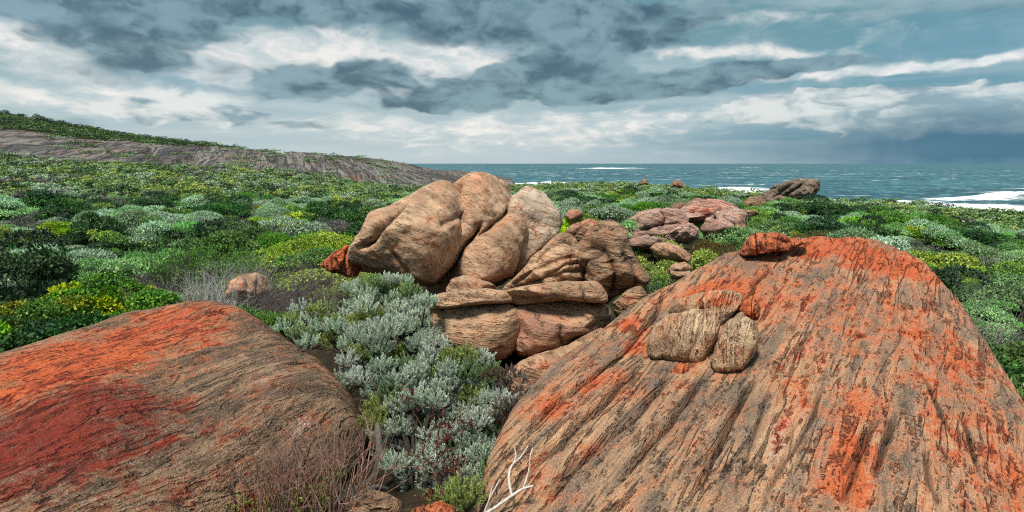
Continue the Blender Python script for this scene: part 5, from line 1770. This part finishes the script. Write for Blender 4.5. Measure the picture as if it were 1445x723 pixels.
# far scrub: one cover of small bushes made of leaf clumps
parts = []
rf = np.random.default_rng(77)
for (_, x, y, z, size, kd, left, hill, dist, hz) in far:
    nq = int(np.clip(11000 / dist, 80, 320))
    cols = np.array(KC[kd])
    nh = 7
    R, H = .60 * size, .58 * hz * (1.6 if hill else 1)
    rho = np.sqrt(rf.uniform(0, 1, nh)) * R
    th = rf.uniform(0, 6.28, nh)
    hc = np.stack([rho * np.cos(th), rho * np.sin(th), H * np.sqrt(1 - .75 * (rho / R) ** 2) * rf.uniform(.6, 1.08, nh)], 1)
    hi = rf.integers(0, nh, nq)
    n = unit(np.stack([rf.normal(0, 1, nq), rf.normal(0, 1, nq), np.abs(rf.normal(0, 1.1, nq)) - .1], 1))
    b = hc[hi] + n * (R * .32) * np.array([1, 1, min(.65, .25 / (R * .32 + .01))]) * rf.uniform(.85, 1.05, (nq, 1))
    L = min(R, .8) * .15 * math.sqrt(200 / nq)
    nn = unit(n * np.array([.9, .9, 1.1]) + rf.normal(0, .38, n.shape))
    d = unit(np.cross(nn, rf.normal(0, 1, n.shape)))
    sd = np.cross(nn, d)
    l = (L * rf.uniform(.8, 1.5, nq))[:, None]
    V = np.stack([b - d * l * .5, b + sd * l * .36, b + d * l * .5, b - sd * l * .36], 1).reshape(-1, 3) + np.array([x, y, z - .05])
    hcol = cols[rf.integers(0, len(cols), nh)]
    c = hcol[hi] * rf.uniform(.75, 1.25, (nq, 1))
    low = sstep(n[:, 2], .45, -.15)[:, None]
    c = c * (1 - low * .5) + np.array([.025, .04, .014]) * low * .5  # undersides of the clumps darkened, painted shade
    t = np.repeat(sstep(n[:, 2], -.2, .55) * .8 + .2, 4)  # upward leaves get the paler colour, shading put into the mask
    parts.append((V, t, np.repeat(c, 4, 0)))
V = np.concatenate([p[0] for p in parts])
F = np.arange(len(V)).reshape(-1, 4)
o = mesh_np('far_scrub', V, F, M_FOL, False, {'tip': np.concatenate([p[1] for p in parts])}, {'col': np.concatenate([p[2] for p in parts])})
tag(o, 'far low coastal scrub merging into one green cover up to the shore and the hill', 'scrub', kind='stuff')
print('HEATH', len(cand), count, 'far', len(far), 'quads', len(F))

# small wind bent trees on the skyline at the far left
rt_ = np.random.default_rng(31)
for i, (px, py, h) in enumerate([(6, 160, 1.8), (28, 164, 1.6), (52, 165, 2.2), (62, 169, 1.5), (84, 177, 1.7), (104, 183, 1.3), (128, 187, 1.5), (150, 191, 1.2), (176, 194, 1.2), (244, 204, 1.2), (258, 205, 1.4), (310, 209, 1.1)]):
    Y = 146.0
    q = P(px, py, Y)
    zg = float(gz(q[0], q[1])[0])
    h = min(max(h, q[2] - zg + .2), h * 1.6)
    e = empty('wind_bent_tree', (q[0], q[1], zg - .2))
    tag(e, 'small dark wind bent tree among its like on the hill skyline at far left', 'tree', 'wind bent trees on the hill skyline')
    nq = 1500
    nh = 8
    hc = np.stack([rt_.normal(.3, h * .32, nh), rt_.normal(0, h * .32, nh), h * rt_.uniform(.5, .95, nh)], 1)
    hi = rt_.integers(0, nh, nq)
    n = unit(rt_.normal(0, 1, (nq, 3)) + np.array([0, 0, .4]))
    b = hc[hi] + n * h * .2 * np.array([1, 1, .6])
    d = unit(n + rt_.normal(0, .5, n.shape))
    sd = unit(np.cross(d, rt_.normal(0, 1, d.shape)))
    l = h * .055
    V = np.stack([b, b + d * l * .5 + sd * l * .35, b + d * l, b + d * l * .5 - sd * l * .35], 1).reshape(-1, 3)
    cc = np.repeat(np.array(KC['dark'])[rt_.integers(0, 3, nq)] * rt_.uniform(.7, 1.3, (nq, 1)), 4, 0)
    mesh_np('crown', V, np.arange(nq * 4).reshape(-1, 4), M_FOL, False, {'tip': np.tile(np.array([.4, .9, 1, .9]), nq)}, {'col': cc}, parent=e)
    segs = []
    for hcc in hc:
        m = hcc * np.array([.4, .4, .5])
        segs += [(np.zeros(3), m, h * .03, h * .022), (m, hcc, h * .022, h * .008)]
    V, F = tubes(segs, 5)
    mesh_np('trunk', V, F, M_WOOD, True, None, {'col': np.tile(np.array([.06, .05, .045]), (len(V), 1))}, parent=e)
